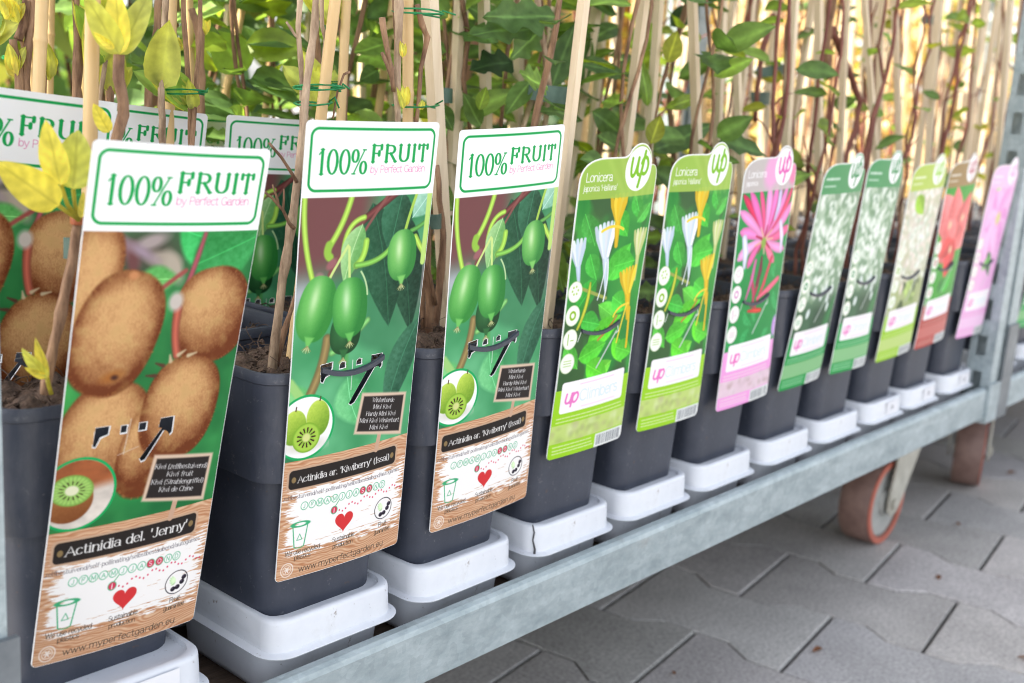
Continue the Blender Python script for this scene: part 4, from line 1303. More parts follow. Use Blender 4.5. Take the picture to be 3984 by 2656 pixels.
# ------------------------------------------------------------------ pots
def pot_proto():
    p = thing('plant_pot', 'tall square dark grey pot with the brown kiwi label hooked on its front', 'pot', (XS[0], ROWY[0] + .011, 0), 'dark grey climber pots')
    b = MB()
    R = .0155
    prof = [(-.018, .0432), (0, .0441), (.086, .0474)]
    rings = [rr(h, R, z) for z, h in prof]
    prof2 = [(.0861, .0522), (.0866, .0542), (.0880, .0547), (.146, .0558), (.147, .0570), (.1510, .0572), (.1532, .0566), (.1534, .0556), (.1520, .0546), (.140, .0536), (.115, .0525)]
    rings += [rr(h, R + .001, z) for z, h in prof2]
    b.rings(rings, True, False)
    me = b.mesh('pot_body', True, 38)
    part('pot_body', me, M_pot, p)
    s = MB()
    n = 44
    H = .0532
    r = random.Random(3)
    ph = [(r.uniform(0, 6), r.uniform(60, 260), r.uniform(0, 6), r.uniform(60, 260), r.uniform(.0007, .0022)) for _ in range(14)]
    idx = {}
    for i in range(n + 1):
        for j in range(n + 1):
            x, y = (i / n * 2 - 1), (j / n * 2 - 1)
            k = max(abs(x), abs(y)); l = (abs(x) ** 6 + abs(y) ** 6) ** (1 / 6) + 1e-9
            X, Y = x * H * k / l, y * H * k / l
            z = .136 + .009 * (1 - k * k) + sum(a * math.sin(p1 + f1 * X) * math.sin(p2 + f2 * Y) for p1, f1, p2, f2, a in ph) + r.uniform(-.0012, .0012)
            s.v.append((X, Y, z))
    for i in range(n):
        for j in range(n):
            a = i * (n + 1) + j
            s.f.append((a, a + n + 1, a + n + 2, a + 1)); s.m.append(0)
    # crumbs and fibres lying on the soil
    for _ in range(90):
        x, y = r.uniform(-.047, .047), r.uniform(-.047, .047)
        q = r.uniform(.0009, .0028)
        a = Vector((x, y, .142 + r.uniform(0, .005)))
        d = [Vector((r.uniform(-1, 1), r.uniform(-1, 1), r.uniform(-1, 1))).normalized() * q for _ in range(6)]
        s.add([a + v for v in d], [(0, 1, 2), (0, 2, 3), (0, 3, 4), (1, 2, 5), (3, 4, 5), (1, 4, 5), (0, 1, 4), (2, 3, 5)], 0)
    for _ in range(110):
        x, y = r.uniform(-.046, .046), r.uniform(-.046, .046)
        a = Vector((x, y, .142 + r.uniform(0, .008)))
        pts = [a]
        d = Vector((r.uniform(-1, 1), r.uniform(-1, 1), r.uniform(-.1, .7))).normalized()
        for _k in range(4):
            d = (d + Vector((r.uniform(-.7, .7), r.uniform(-.7, .7), r.uniform(-.7, .5)))).normalized()
            a = a + d * r.uniform(.002, .005)
            a.x = max(-.05, min(.05, a.x)); a.y = max(-.05, min(.05, a.y)); a.z = max(a.z, .138)
            pts.append(a.copy())
        s.tube(pts, r.uniform(.00018, .00045), 4, 1, False)
    me = setmat(s.mesh('soil', True), [M_soil, M_fibre])
    part('soil', me, None, p)
    return p
POT0 = pot_proto()
FEAT = ['the brown kiwi label', 'the left kiwi berry label', 'the right kiwi berry label', 'the left honeysuckle label', 'the right honeysuckle label', 'the spidery pink label',
        'the left dark green label', 'the right dark green label', 'the lime green label', 'the red flower label', 'the magenta label by the post']
POTS = {(0, 0): POT0}
for r_ in range(5):
    for c_ in range(11):
        if (r_, c_) == (0, 0): continue
        j = random.Random(r_ * 20 + c_)
        lab = ('tall square dark grey pot carrying %s on its front' % FEAT[c_]) if r_ == 0 else 'dark grey pot in the %s, in line behind %s' % (ROWN[r_], FEAT[c_])
        x = XS[c_] + (0 if r_ == 0 else j.uniform(-.003, .003))
        POTS[(r_, c_)] = copy_thing(POT0, (x, ROWY[r_], 0), lab)
        POTS[(r_, c_)].rotation_euler = (0, 0, 0 if r_ == 0 else PI / 2 * j.randrange(4))
POTS[(0, 0)]['label'] = 'tall square dark grey pot carrying the brown kiwi label on its front'

# ------------------------------------------------------------------ white carrier trays, one strip per column
def tray_mesh(part_name, row=0):
    mb = MB()
    cy, hy = .28, .279
    def rect_ring(hx, hyy, r, z):
        return [(x, cy + y, z) for x, y in rrect2(hx, hyy, r, 7)]
    if part_name == 'deck':
        pr = [(.0502, -.021), (.0494, -.0032), (.0490, -.0014), (.0481, -.0004), (.0466, 0.0), (.0449, -.0002), (.0446, -.003)]
        mb.rings([rect_ring(h, hy - .05 + h, .0145, z) for h, z in pr], False, True)
    elif part_name == 'flange':
        pr = [(.0502, -.0200), (.0522, -.0212), (.0542, -.0214), (.0549, -.0219), (.0547, -.0226), (.0539, -.0229), (.0534, -.0226), (.0520, -.0222), (.0495, -.0219)]
        mb.rings([rect_ring(h, hy - .05 + h, .018, z) for h, z in pr], False, False)
    else:
        for y in (ROWY[row],):
            pr = [(.0492, -.0226), (.0476, -.047), (.0455, -.0515), (.041, -.0531)]
            mb.rings([[(x, y + yy, z) for x, yy in rrect2(h, h, .016, 6)] for h, z in pr], False, True)
    return mb.mesh(part_name, True, 50)
T0 = thing('pot_tray', 'glossy white plastic carrier tray under the pot with the brown kiwi label', 'tray', (XS[0], 0, 0), 'white carrier trays')
part('deck', tray_mesh('deck'), M_tray, T0)
part('flange', tray_mesh('flange'), M_tray, T0)
for r_ in range(5):
    part('cup', tray_mesh('cup', r_), M_tray, T0)
TRAYS = [T0]
for c_ in range(1, 11):
    lab = 'white plastic carrier tray under the pot with %s' % FEAT[c_]
    TRAYS.append(copy_thing(T0, (XS[c_] + .001, 0, 0), lab))
    TRAYS[-1].rotation_euler = (0, 0, random.Random(c_).uniform(-.006, .006))
# the cracked tray: a split at the front left corner and a torn flange end
ck = MB()
ck.tube([(-.0462, .0085, .0006), (-.0466, .0060, -.005), (-.0474, .0062, -.011), (-.0466, .0042, -.018), (-.047, .004, -.0222)], [.0005, .0007, .0006, .0009, .0012], 5)
part('crack', ck.mesh('crack'), noise_mat('crack_dark', (.03, .03, .035), (.06, .06, .065), 80), TRAYS[3])
# stickers on trays
def sticker(tray, x0, x1, z0, z1, txt, cap, y=.0005, colr=(.25, .25, .3), lines=None):
    W, H = (x1 - x0) * 1000, (z1 - z0) * 1000
    cv = Canvas(W, H, 6)
    cv.rgb[:] = (.95, .95, .97)
    if txt:
        cv.text(txt, W / 2, H / 2 + cap / 2, cap, np.array(colr), 'sans', align='c', weight=1.1)
    me = grid_mesh('sticker', cv, H)
    me.transform(Matrix.Translation(((x0 + x1) / 2, y, z0)))
    part('sticker', me, None, tray)
for i, t in ((8, '216'), (9, '226'), (10, '226')):
    sticker(TRAYS[i], -.002, .030, -.0185, -.0035, t, 4.6, y=.0004)
sticker(TRAYS[0], -.012, .030, -.0190, -.0030, 'Jenny', 3.0, y=.0002)

# ------------------------------------------------------------------ plant labels
HOLE_K = [[(17.5, 141.3), (25, 141.3), (24.6, 146), (20.8, 147), (18.8, 152), (17, 151.6)], [(31, 142), (34.6, 142), (34.4, 146.2), (31, 146.2)], [(41, 142), (45.4, 142), (45.2, 146.4), (41, 146.4)],
          [(53, 141.3), (61, 141.3), (61, 150.5), (59.4, 152), (57.8, 149.6), (56, 148.6), (47.2, 163.4), (45, 164.2), (43.6, 162), (54.2, 147.2), (52.4, 146.6)]]
HOLE_B = [[(20, 139.6), (28.4, 138.6), (28.2, 143), (26.6, 146.4), (24.2, 147.4), (22.6, 150.6), (20.8, 150)], [(33.6, 141), (35, 139.6), (37.6, 140), (38, 143.5), (33.4, 143.6)], [(46, 140.6), (47.8, 139.2), (50, 139.8), (50.2, 143), (46, 143.2)],
          [(57.4, 138.8), (66.4, 138.6), (66.6, 147), (65, 148.6), (63.2, 146.6), (61, 147), (47, 166.6), (44.4, 168), (42.4, 166.6), (46, 161), (57, 144.6)]]
def hole_fn(hs):
    def f(X, Y):
        r = np.zeros(X.shape, bool)
        for h in hs:
            q = np.array(h)
            m = (X > q[:, 0].min()) & (X < q[:, 0].max()) & (Y > q[:, 1].min()) & (Y < q[:, 1].max())
            if m.any():
                r |= m & inside(h, X, Y)
        return r
    return f
def grown(h, g):
    q = np.array(h); c = q.mean(0)
    d = q - c
    return [tuple(c + e * (1 + g / (np.hypot(*e) + 1e-6))) for e in d]
def rrp(x0, y0, x1, y1, r):
    return [((x0 + x1) / 2 + x, (y0 + y1) / 2 + y) for x, y in rrect2((x1 - x0) / 2, (y1 - y0) / 2, r, 4)]

KLABW, KLABH = 95.3, 275.2
BADGE = lambda X, Y: (np.hypot(X - 12.2, Y - 176.6) < 20.4) & (Y < 198)
BOARDP = [(52.2, 161.6), (90.2, 168.0), (88.4, 196.0), (48.0, 187.6)]
BOARD = lambda X, Y: inside(BOARDP, X, Y)
PLATE = lambda X, Y: (X > 2.6) & (X < 86.4) & (Y > 201.6) & (Y < 216.2)
OUTK = rrp(0.25, 0.25, 94.75, 274.75, 2.6)
def build_fruit_meshes(cv, holes, tag):
    hf = hole_fn([grown(h, .45) for h in holes])
    ins = lambda X, Y: inside(OUTK, X, Y)
    M = {}
    M['card'] = card_mesh('card', rrp(0, 0, 95, 275, 2.8), holes, 95, 275)
    M['header'] = grid_mesh('header', cv, 275, (0, 42), keep=ins)
    M['picture'] = grid_mesh('picture', cv, 275, (42, 198), keep=ins, drop=lambda X, Y: hf(X, Y) | BADGE(X, Y) | BOARD(X, Y))
    M['badge'] = grid_mesh('badge', cv, 275, (150, 198), keep=lambda X, Y: BADGE(X, Y) & ins(X, Y))
    M['chalkboard'] = grid_mesh('chalkboard', cv, 275, (158, 198), keep=BOARD)
    M['info_panel'] = grid_mesh('info_panel', cv, 275, (198, 275), keep=ins, drop=PLATE)
    M['name_plate'] = grid_mesh('name_plate', cv, 275, (198, 220), keep=PLATE)
    return M
CV_K, CV_B = art_kiwi(3.0), art_kiwiberry(3.0)
MESH_K, MESH_B = build_fruit_meshes(CV_K, HOLE_K, 'k'), build_fruit_meshes(CV_B, HOLE_B, 'b')
def pose(q):
    x, y, z, a, b, c = q
    return Matrix.Translation((x, y, z)) @ Matrix.Rotation(math.radians(a), 4, 'Z') @ Matrix.Rotation(math.radians(b), 4, 'X') @ Matrix.Rotation(math.radians(c), 4, 'Y')
def bow(me, H):
    n = len(me.vertices)
    co = np.empty(n * 3, np.float32); me.vertices.foreach_get('co', co); co = co.reshape(-1, 3)
    t = co[:, 2] / H
    co[:, 1] -= .0022 * (1 - (co[:, 0] / .0475) ** 2) + .0006 * np.sin(t * 7 + co[:, 0] * 30)
    me.vertices.foreach_set('co', co.ravel()); me.update()
    me.polygons.foreach_set('use_smooth', [me.name.split('.')[0] != 'card'] * len(me.polygons))
def subdivide_card(me, H):
    import bmesh
    bm = bmesh.new(); bm.from_mesh(me)
    for k in range(1, 12):
        g = bm.verts[:] + bm.edges[:] + bm.faces[:]
        bmesh.ops.bisect_plane(bm, geom=g, plane_co=(0, 0, H * k / 12), plane_no=(0, 0, 1))
    for k in range(1, 6):
        g = bm.verts[:] + bm.edges[:] + bm.faces[:]
        bmesh.ops.bisect_plane(bm, geom=g, plane_co=(.0475 * (k / 3 - 1), 0, 0), plane_no=(1, 0, 0))
    bm.to_mesh(me); bm.free()
for MM, HH in ((MESH_K, .275), (MESH_B, .275)):
    subdivide_card(MM['card'], HH)
    for me_ in MM.values(): bow(me_, HH)

def place_label(meshes, q, label, group, name='plant_label'):
    t = thing(name, label, 'plant label', group=group)
    t.matrix_world = pose(q)
    for k, me in meshes.items():
        part(k, me, None, t)
    return t
GF = 'tall fruit labels hooked on the pots'
place_label(MESH_K, (-.1392, .0206, .0127, .1, 10.6, 1.8), 'nearest tall fruit label printed with brown hairy kiwis, Actinidia Jenny', GF)
place_label(MESH_B, (.0051, .0078, .0235, -2.0, 5.4, -1.3), 'left one of the two sharp front labels with green kiwi berries', GF)
place_label(MESH_B, (.1342, .0070, .0246, -2.2, 5.8, -4.2), 'front kiwi berry label on the right, beside the first honeysuckle label', GF)
place_label(MESH_K, (-.1688, .112, .0281, -6, 5, 4.5), 'tilted brown kiwi label behind the nearest one, cut by the left edge', GF)
place_label(MESH_B, (-.0315, .222, .0193, -6, 4, 4), 'white headed fruit label peeping out above the nearest brown kiwi label', GF)
place_label(MESH_B, (.0916, .336, .0111, 0, 4, 1), 'farthest fruit label, only a sliver showing between two white headers', GF)
place_label(MESH_B, (.1026, .224, .0144, -6, 4, 1), 'cream looking kiwi berry label half hidden left of the sharp front one', GF)

# rim of the pot showing through the punched flap of each label
def rim_strip(pot, q, pts, H, W, w=3.4, off=.0018):
    M = pose(q)
    mb = MB()
    rings = []
    for (x, y) in pts:
        ring = []
        bw = .0022 * (1 - ((x - W / 2) / 47.5) ** 2)
        for (dy, dl) in ((-w / 2, bw), (-w / 2 + .3, bw + off), (w / 2 - .3, bw + off * 1.1), (w / 2, bw)):
            ring.append(M @ Vector(((x - W / 2) / 1000, -dl, (H - y - dy) / 1000)) - Vector(pot.location))
        rings.append(ring)
    mb.rings(rings, True, True, close=True)
    part('rim_strip', mb.mesh('rim_strip', True, 40), M_pot, pot)
bandB = bez((20.2, 142.2), (43, 152.5), (66.2, 140.6), 14)
rim_strip(POTS[(0, 1)], (.0051, .0078, .0235, -2.0, 5.4, -1.3), bandB, 275, 95)
rim_strip(POTS[(0, 2)], (.1342, .0070, .0246, -2.2, 5.8, -4.2), bandB, 275, 95)

UPM = {}
def up_meshes(kind, res):
    cv = art_up(res, kind)
    ol = up_outline(-.55)
    ins = lambda X, Y: inside(ol, X, Y)
    disc = lambda X, Y: np.hypot((X - 62.3) / 15.8, (Y + 20.6) / 16.4) < 1
    icons = [67, 85, 103.2, 122] if kind == 'yellow' else [72, 90, 108.2, 127]
    ic = lambda X, Y: np.any([np.hypot((X - 8.6) / 7.4, (Y - y) / 8.0) < 1 for y in icons], axis=0)
    stk = lambda X, Y: (X > 6.6) & (X < 80) & (Y > 137.2) & (Y < 162.4)
    M = {'card': card_mesh('card', up_outline(0), [], UPW, UPB)}
    M['header'] = grid_mesh('header', cv, UPB, (-39.5, 0), keep=ins, drop=disc)
    M['logo_disc'] = grid_mesh('logo_disc', cv, UPB, (-39.5, 0), keep=lambda X, Y: ins(X, Y) & disc(X, Y))
    M['picture'] = grid_mesh('picture', cv, UPB, (0, 143), keep=ins, drop=lambda X, Y: ic(X, Y) | stk(X, Y))
    M['icon_column'] = grid_mesh('icon_column', cv, UPB, (50, 140), keep=lambda X, Y: ic(X, Y) & ins(X, Y))
    M['logo_panel'] = grid_mesh('logo_panel', cv, UPB, (130, 170), keep=stk)
    M['footer'] = grid_mesh('footer', cv, UPB, (143, 199), keep=ins, drop=stk)
    return M
GU = 'climber labels with a round logo disc on top'
UPQ = [('yellow', (.2485, .0039, .0524, -2.7, 5.3, -2.9), 'yellow and white honeysuckle label next to the kiwi berry label', 2.6),
       ('yellow', (.3603, .0008, .0546, -1.9, 3.4, -1.3), 'yellow and white honeysuckle label left of the pink flowered one', 2.6),
       ('pink', (.4846, -.0003, .0531, -1.6, 2.5, -3.1), 'climber label with spidery pink honeysuckle flowers and pink foot', 2.2),
       ('white', (.6108, .0060, .0509, .3, 6.5, -2.0), 'dark green white blossom label, the left and more tilted of two', 1.8),
       ('white', (.7149, .0018, .0536, .2, 3.5, .1), 'dark green white blossom label beside the lime green one', 1.8),
       ('lime', (.8438, .0045, .0516, -1.7, 5.2, -3.8), 'lime green label with pale cream blossom', 1.5),
       ('red', (.9532, .0040, .0538, -.5, 4.6, -3.8), 'climber label with big red petals and a brown header', 1.5),
       ('magenta', (1.0925, .0032, .0499, -1.2, 4.6, -1.1), 'bright pink flower label leaning in front of the trolley post', 1.5)]
bandU = bez((19.5, 97.6), (42, 107.5), (63, 96.6), 12)
for i, (kind, q, lab, res) in enumerate(UPQ):
    if kind not in UPM:
        UPM[kind] = up_meshes(kind, res)
        subdivide_card(UPM[kind]['card'], .22)
        for me_ in UPM[kind].values(): bow(me_, .22)
    place_label(UPM[kind], q, lab, GU)
    rim_strip(POTS[(0, 3 + i)], q, bandU, UPB, UPW, 3.0)
# ------------------------------------------------------------------ plant coordinates, metres
K1_STEM_A = [(-0.1405, 0.045, 0.1477), (-0.1351, 0.045, 0.1941), (-0.1299, 0.045, 0.2396), (-0.1256, 0.045, 0.2665), (-0.1233, 0.045, 0.281), (-0.1201, 0.045, 0.2928), (-0.1203, 0.045, 0.2988), (-0.123, 0.045, 0.3106), (-0.1224, 0.045, 0.3236)]
K1_STEM_B = [(-0.1772, 0.02, 0.1578), (-0.175, 0.02, 0.1695), (-0.1721, 0.02, 0.1823), (-0.1684, 0.02, 0.197), (-0.1646, 0.02, 0.214), (-0.1612, 0.02, 0.2287), (-0.1584, 0.02, 0.2424)]
K1_LEAVES = [('A', [(-0.1253, 0.04, 0.3227), (-0.1435, 0.04, 0.3499)], 0.0134), ('A', [(-0.1253, 0.04, 0.3227), (-0.108, 0.04, 0.355)], 0.0143), ('A', [(-0.1248, 0.04, 0.3227), (-0.128, 0.04, 0.3569)], 0.013), ('A', [(-0.1282, 0.04, 0.325), (-0.1393, 0.04, 0.3325)], 0.0043), ('A', [(-0.121, 0.04, 0.3243), (-0.119, 0.04, 0.3317)], 0.003), ('A', [(-0.1312, 0.04, 0.2838), (-0.1396, 0.04, 0.2979)], 0.0078), ('B', [(-0.1728, 0.012, 0.2506), (-0.2016, 0.012, 0.2707)], 0.0178), ('B', [(-0.1656, 0.012, 0.2583), (-0.163, 0.012, 0.2859)], 0.0191), ('B', [(-0.1716, 0.012, 0.2601), (-0.1788, 0.012, 0.29)], 0.0134), ('B', [(-0.1618, 0.012, 0.2445), (-0.1603, 0.012, 0.2569)], 0.0035), ('B', [(-0.18, 0.012, 0.168), (-0.1851, 0.012, 0.1891)], 0.0052), ('B', [(-0.18, 0.012, 0.168), (-0.192, 0.012, 0.1845)], 0.0065), ('B', [(-0.1804, 0.012, 0.1685), (-0.1909, 0.012, 0.1749)], 0.0039)]
K1_PET = [[(-0.1616, 0.014, 0.2432), (-0.1664, 0.014, 0.2465), (-0.1718, 0.014, 0.2503)], [(-0.1616, 0.014, 0.2432), (-0.1637, 0.014, 0.2506), (-0.1645, 0.014, 0.258)], [(-0.1616, 0.014, 0.2432), (-0.1674, 0.014, 0.2507), (-0.1705, 0.014, 0.2599)], [(-0.1769, 0.014, 0.1591), (-0.1782, 0.014, 0.1636), (-0.179, 0.014, 0.1679)]]
K2_STEMS = [([(-0.0302, 0.035, 0.1387), (-0.0278, 0.035, 0.1651), (-0.0232, 0.035, 0.2015), (-0.0185, 0.035, 0.2323), (-0.0142, 0.035, 0.2628), (-0.0115, 0.035, 0.293), (-0.0099, 0.035, 0.3178), (-0.0078, 0.035, 0.3302), (-0.0057, 0.035, 0.3475), (-0.0048, 0.035, 0.3716)], 0.0046), ([(-0.023, 0.04, 0.1448), (-0.0196, 0.04, 0.1605), (-0.0137, 0.04, 0.1787), (-0.0063, 0.04, 0.1995)], 0.003), ([(0.0032, 0.06, 0.3704), (0.0028, 0.06, 0.348), (0.0058, 0.06, 0.3178), (0.007, 0.06, 0.2868)], 0.0028), ([(0.019, 0.06, 0.3698), (0.0206, 0.06, 0.3497), (0.0236, 0.06, 0.3422), (0.0217, 0.06, 0.324), (0.0213, 0.06, 0.2925)], 0.0025), ([(-0.0199, 0.03, 0.2319), (-0.0238, 0.03, 0.2351), (-0.0284, 0.03, 0.2428), (-0.0363, 0.03, 0.2498), (-0.0416, 0.03, 0.2535)], 0.0017), ([(-0.0316, 0.03, 0.2459), (-0.0336, 0.03, 0.2514), (-0.0362, 0.03, 0.2574)], 0.0012), ([(-0.0284, 0.03, 0.2428), (-0.028, 0.03, 0.2496), (-0.0282, 0.03, 0.2549)], 0.0012), ([(-0.0158, 0.034, 0.2584), (-0.0214, 0.034, 0.2654), (-0.0279, 0.034, 0.2729), (-0.0363, 0.034, 0.2806)], 0.0018), ([(0.0044, 0.06, 0.3401), (0.0004, 0.06, 0.3428), (-0.0063, 0.06, 0.3496)], 0.0016), ([(0.035, 0.05, 0.3239), (0.0306, 0.05, 0.3223), (0.0259, 0.05, 0.3116), (0.0232, 0.05, 0.2953)], 0.0014)]
K3_STEMS = [([(0.1473, 0.08, 0.1233), (0.1476, 0.08, 0.1497), (0.1436, 0.08, 0.1794), (0.1387, 0.08, 0.2084), (0.1343, 0.08, 0.2337), (0.1281, 0.08, 0.2584)], 0.005), ([(0.1567, 0.085, 0.1312), (0.1597, 0.085, 0.1642), (0.1606, 0.085, 0.1871), (0.1613, 0.085, 0.2131), (0.1556, 0.085, 0.2389), (0.1505, 0.085, 0.2642)], 0.0046), ([(0.1508, 0.09, 0.1409), (0.1463, 0.09, 0.1776), (0.1398, 0.09, 0.207), (0.1389, 0.09, 0.2324)], 0.0035), ([(0.147, 0.075, 0.1637), (0.1356, 0.075, 0.1966), (0.1359, 0.075, 0.2217)], 0.0026), ([(0.0918, 0.07, 0.381), (0.0934, 0.07, 0.3452), (0.094, 0.07, 0.3171), (0.0967, 0.07, 0.2885)], 0.0042), ([(0.0955, 0.078, 0.3787), (0.0985, 0.078, 0.3455), (0.0991, 0.078, 0.317)], 0.0022), ([(0.0777, 0.07, 0.3603), (0.0816, 0.07, 0.347), (0.0874, 0.07, 0.328), (0.091, 0.07, 0.3141)], 0.0032), ([(0.0794, 0.07, 0.3385), (0.0845, 0.07, 0.3306), (0.0913, 0.07, 0.3169)], 0.0018), ([(0.1135, 0.075, 0.3723), (0.1185, 0.075, 0.3601), (0.1249, 0.075, 0.352), (0.1198, 0.075, 0.3299), (0.1196, 0.075, 0.3095), (0.1182, 0.075, 0.2888)], 0.003)]
K3_BUDS = [([(0.0937, 0.066, 0.3364), (0.0944, 0.066, 0.3495)], 0.005), ([(0.0974, 0.066, 0.3046), (0.0995, 0.066, 0.321)], 0.008), ([(0.0967, 0.066, 0.3032), (0.093, 0.066, 0.3172)], 0.005), ([(0.1121, 0.066, 0.3032), (0.1157, 0.066, 0.3109)], 0.005)]
K1_TAPE = [(-0.1608, 0.03, 0.2327), (-0.1536, 0.03, 0.2335), (-0.1537, 0.03, 0.2226), (-0.161, 0.03, 0.2222)]
H_LEAVES = [([(0.3026, 0.11, 0.3823), (0.2228, 0.11, 0.377)], 0.0234, 'l', 0), ([(0.2895, 0.12, 0.3731), (0.2107, 0.12, 0.3597)], 0.0184, 'l', 0), ([(0.2969, 0.12, 0.3714), (0.2657, 0.12, 0.3476)], 0.0164, 'l', 1), ([(0.2997, 0.11, 0.3266), (0.263, 0.11, 0.3355)], 0.0187, 'l', 2), ([(0.3298, 0.13, 0.3274), (0.3547, 0.13, 0.3819)], 0.0194, 'o', 0), ([(0.2996, 0.15, 0.3464), (0.2485, 0.15, 0.3366)], 0.0191, 'l', -1), ([(0.2935, 0.12, 0.3082), (0.3682, 0.12, 0.3045)], 0.013, 'l', 1), ([(0.3006, 0.13, 0.3304), (0.2722, 0.13, 0.3015)], 0.0153, 'o', 1), ([(0.3931, 0.15, 0.3519), (0.4717, 0.15, 0.3457)], 0.0165, 'o', 0), ([(0.4612, 0.12, 0.3178), (0.4467, 0.12, 0.3585)], 0.0114, 'o', 2), ([(0.4735, 0.11, 0.3588), (0.4844, 0.11, 0.3885)], 0.0163, 'o', 4), ([(0.478, 0.11, 0.3163), (0.5458, 0.11, 0.3351)], 0.0107, 'o', 3), ([(0.4137, 0.08, 0.2849), (0.4252, 0.08, 0.3112)], 0.014, 'o', 4), ([(0.4775, 0.12, 0.2769), (0.5787, 0.12, 0.3024)], 0.0233, 'o', 0), ([(0.4028, 0.14, 0.3096), (0.455, 0.14, 0.2885)], 0.0183, 'o', 0), ([(0.449, 0.13, 0.2736), (0.4028, 0.13, 0.2895)], 0.0189, 'o', 1), ([(0.258, 0.26, 0.355), (0.2195, 0.26, 0.344)], 0.0175, 'o', 2), ([(0.2481, 0.26, 0.3321), (0.2276, 0.26, 0.3216)], 0.0137, 'o', 0), ([(0.1614, 0.33, 0.3233), (0.1265, 0.33, 0.3527)], 0.0291, 'o', 2), ([(0.2658, 0.15, 0.2912), (0.241, 0.15, 0.3175)], 0.013, 'o', 1), ([(0.2511, 0.14, 0.3046), (0.2587, 0.14, 0.3237)], 0.0092, 'o', 3), ([(0.2259, 0.16, 0.3066), (0.2438, 0.16, 0.2856)], 0.0119, 'o', 0), ([(0.2391, 0.045, 0.211), (0.2607, 0.045, 0.167)], 0.012, 'o', 1), ([(0.2372, 0.05, 0.1523), (0.2532, 0.05, 0.1717)], 0.0122, 'o', 1), ([(0.2436, 0.05, 0.1749), (0.2526, 0.05, 0.1766)], 0.0041, 'o', 2), ([(0.4577, 0.2, 0.3313), (0.4652, 0.2, 0.3897)], 0.017, 'o', 0), ([(0.3376, 0.2, 0.3778), (0.294, 0.2, 0.3918)], 0.0194, 'o', 0), ([(0.5408, 0.22, 0.3966), (0.4845, 0.22, 0.3766)], 0.0198, 'o', 0), ([(0.607, 0.2, 0.4029), (0.6538, 0.2, 0.4302)], 0.0185, 'o', -1), ([(0.6096, 0.16, 0.2824), (0.5335, 0.16, 0.2941)], 0.0186, 'o', 0)]
H_STEMS = [([(0.3019, 0.13, 0.4029), (0.3084, 0.13, 0.3758), (0.3179, 0.13, 0.3536), (0.3269, 0.13, 0.3272), (0.3242, 0.13, 0.2905), (0.3294, 0.13, 0.2459)], 0.0028), ([(0.3336, 0.13, 0.4065), (0.3263, 0.13, 0.3704), (0.3197, 0.13, 0.3484), (0.3245, 0.13, 0.3271)], 0.0026), ([(0.3062, 0.13, 0.3153), (0.3007, 0.13, 0.3036), (0.2944, 0.13, 0.2897)], 0.0024), ([(0.4585, 0.1, 0.358), (0.4523, 0.1, 0.3354), (0.4478, 0.1, 0.3117), (0.4433, 0.1, 0.2839), (0.4386, 0.1, 0.248)], 0.0014), ([(0.4442, 0.1, 0.2997), (0.4529, 0.1, 0.3111), (0.4643, 0.1, 0.3163)], 0.001), ([(0.2543, 0.17, 0.3944), (0.2647, 0.17, 0.3643), (0.2625, 0.17, 0.329), (0.2742, 0.17, 0.2865)], 0.0022), ([(0.3355, 0.18, 0.4035), (0.3261, 0.18, 0.3548), (0.3239, 0.18, 0.2909)], 0.0022)]
TAPES = [[(0.2955, 0.125, 0.3285), (0.3455, 0.125, 0.3285), (0.345, 0.125, 0.3137), (0.2935, 0.125, 0.3157)], [(0.2238, 0.16, 0.3203), (0.2399, 0.16, 0.3201), (0.2409, 0.16, 0.3083), (0.2248, 0.16, 0.3083)], [(0.1422, 0.082, 0.2295), (0.1552, 0.082, 0.2297), (0.156, 0.082, 0.2189), (0.143, 0.082, 0.2187)], [(0.7993, 0.2, 0.373), (0.8758, 0.2, 0.3834), (0.8749, 0.2, 0.3691), (0.804, 0.2, 0.3616)], [(0.8804, 0.25, 0.3469), (0.9316, 0.25, 0.3495), (0.9332, 0.25, 0.3327), (0.8877, 0.25, 0.3296)], [(1.273, 0.2, 0.4807), (1.3177, 0.2, 0.4852), (1.3196, 0.2, 0.4713), (1.2775, 0.2, 0.4686)]]
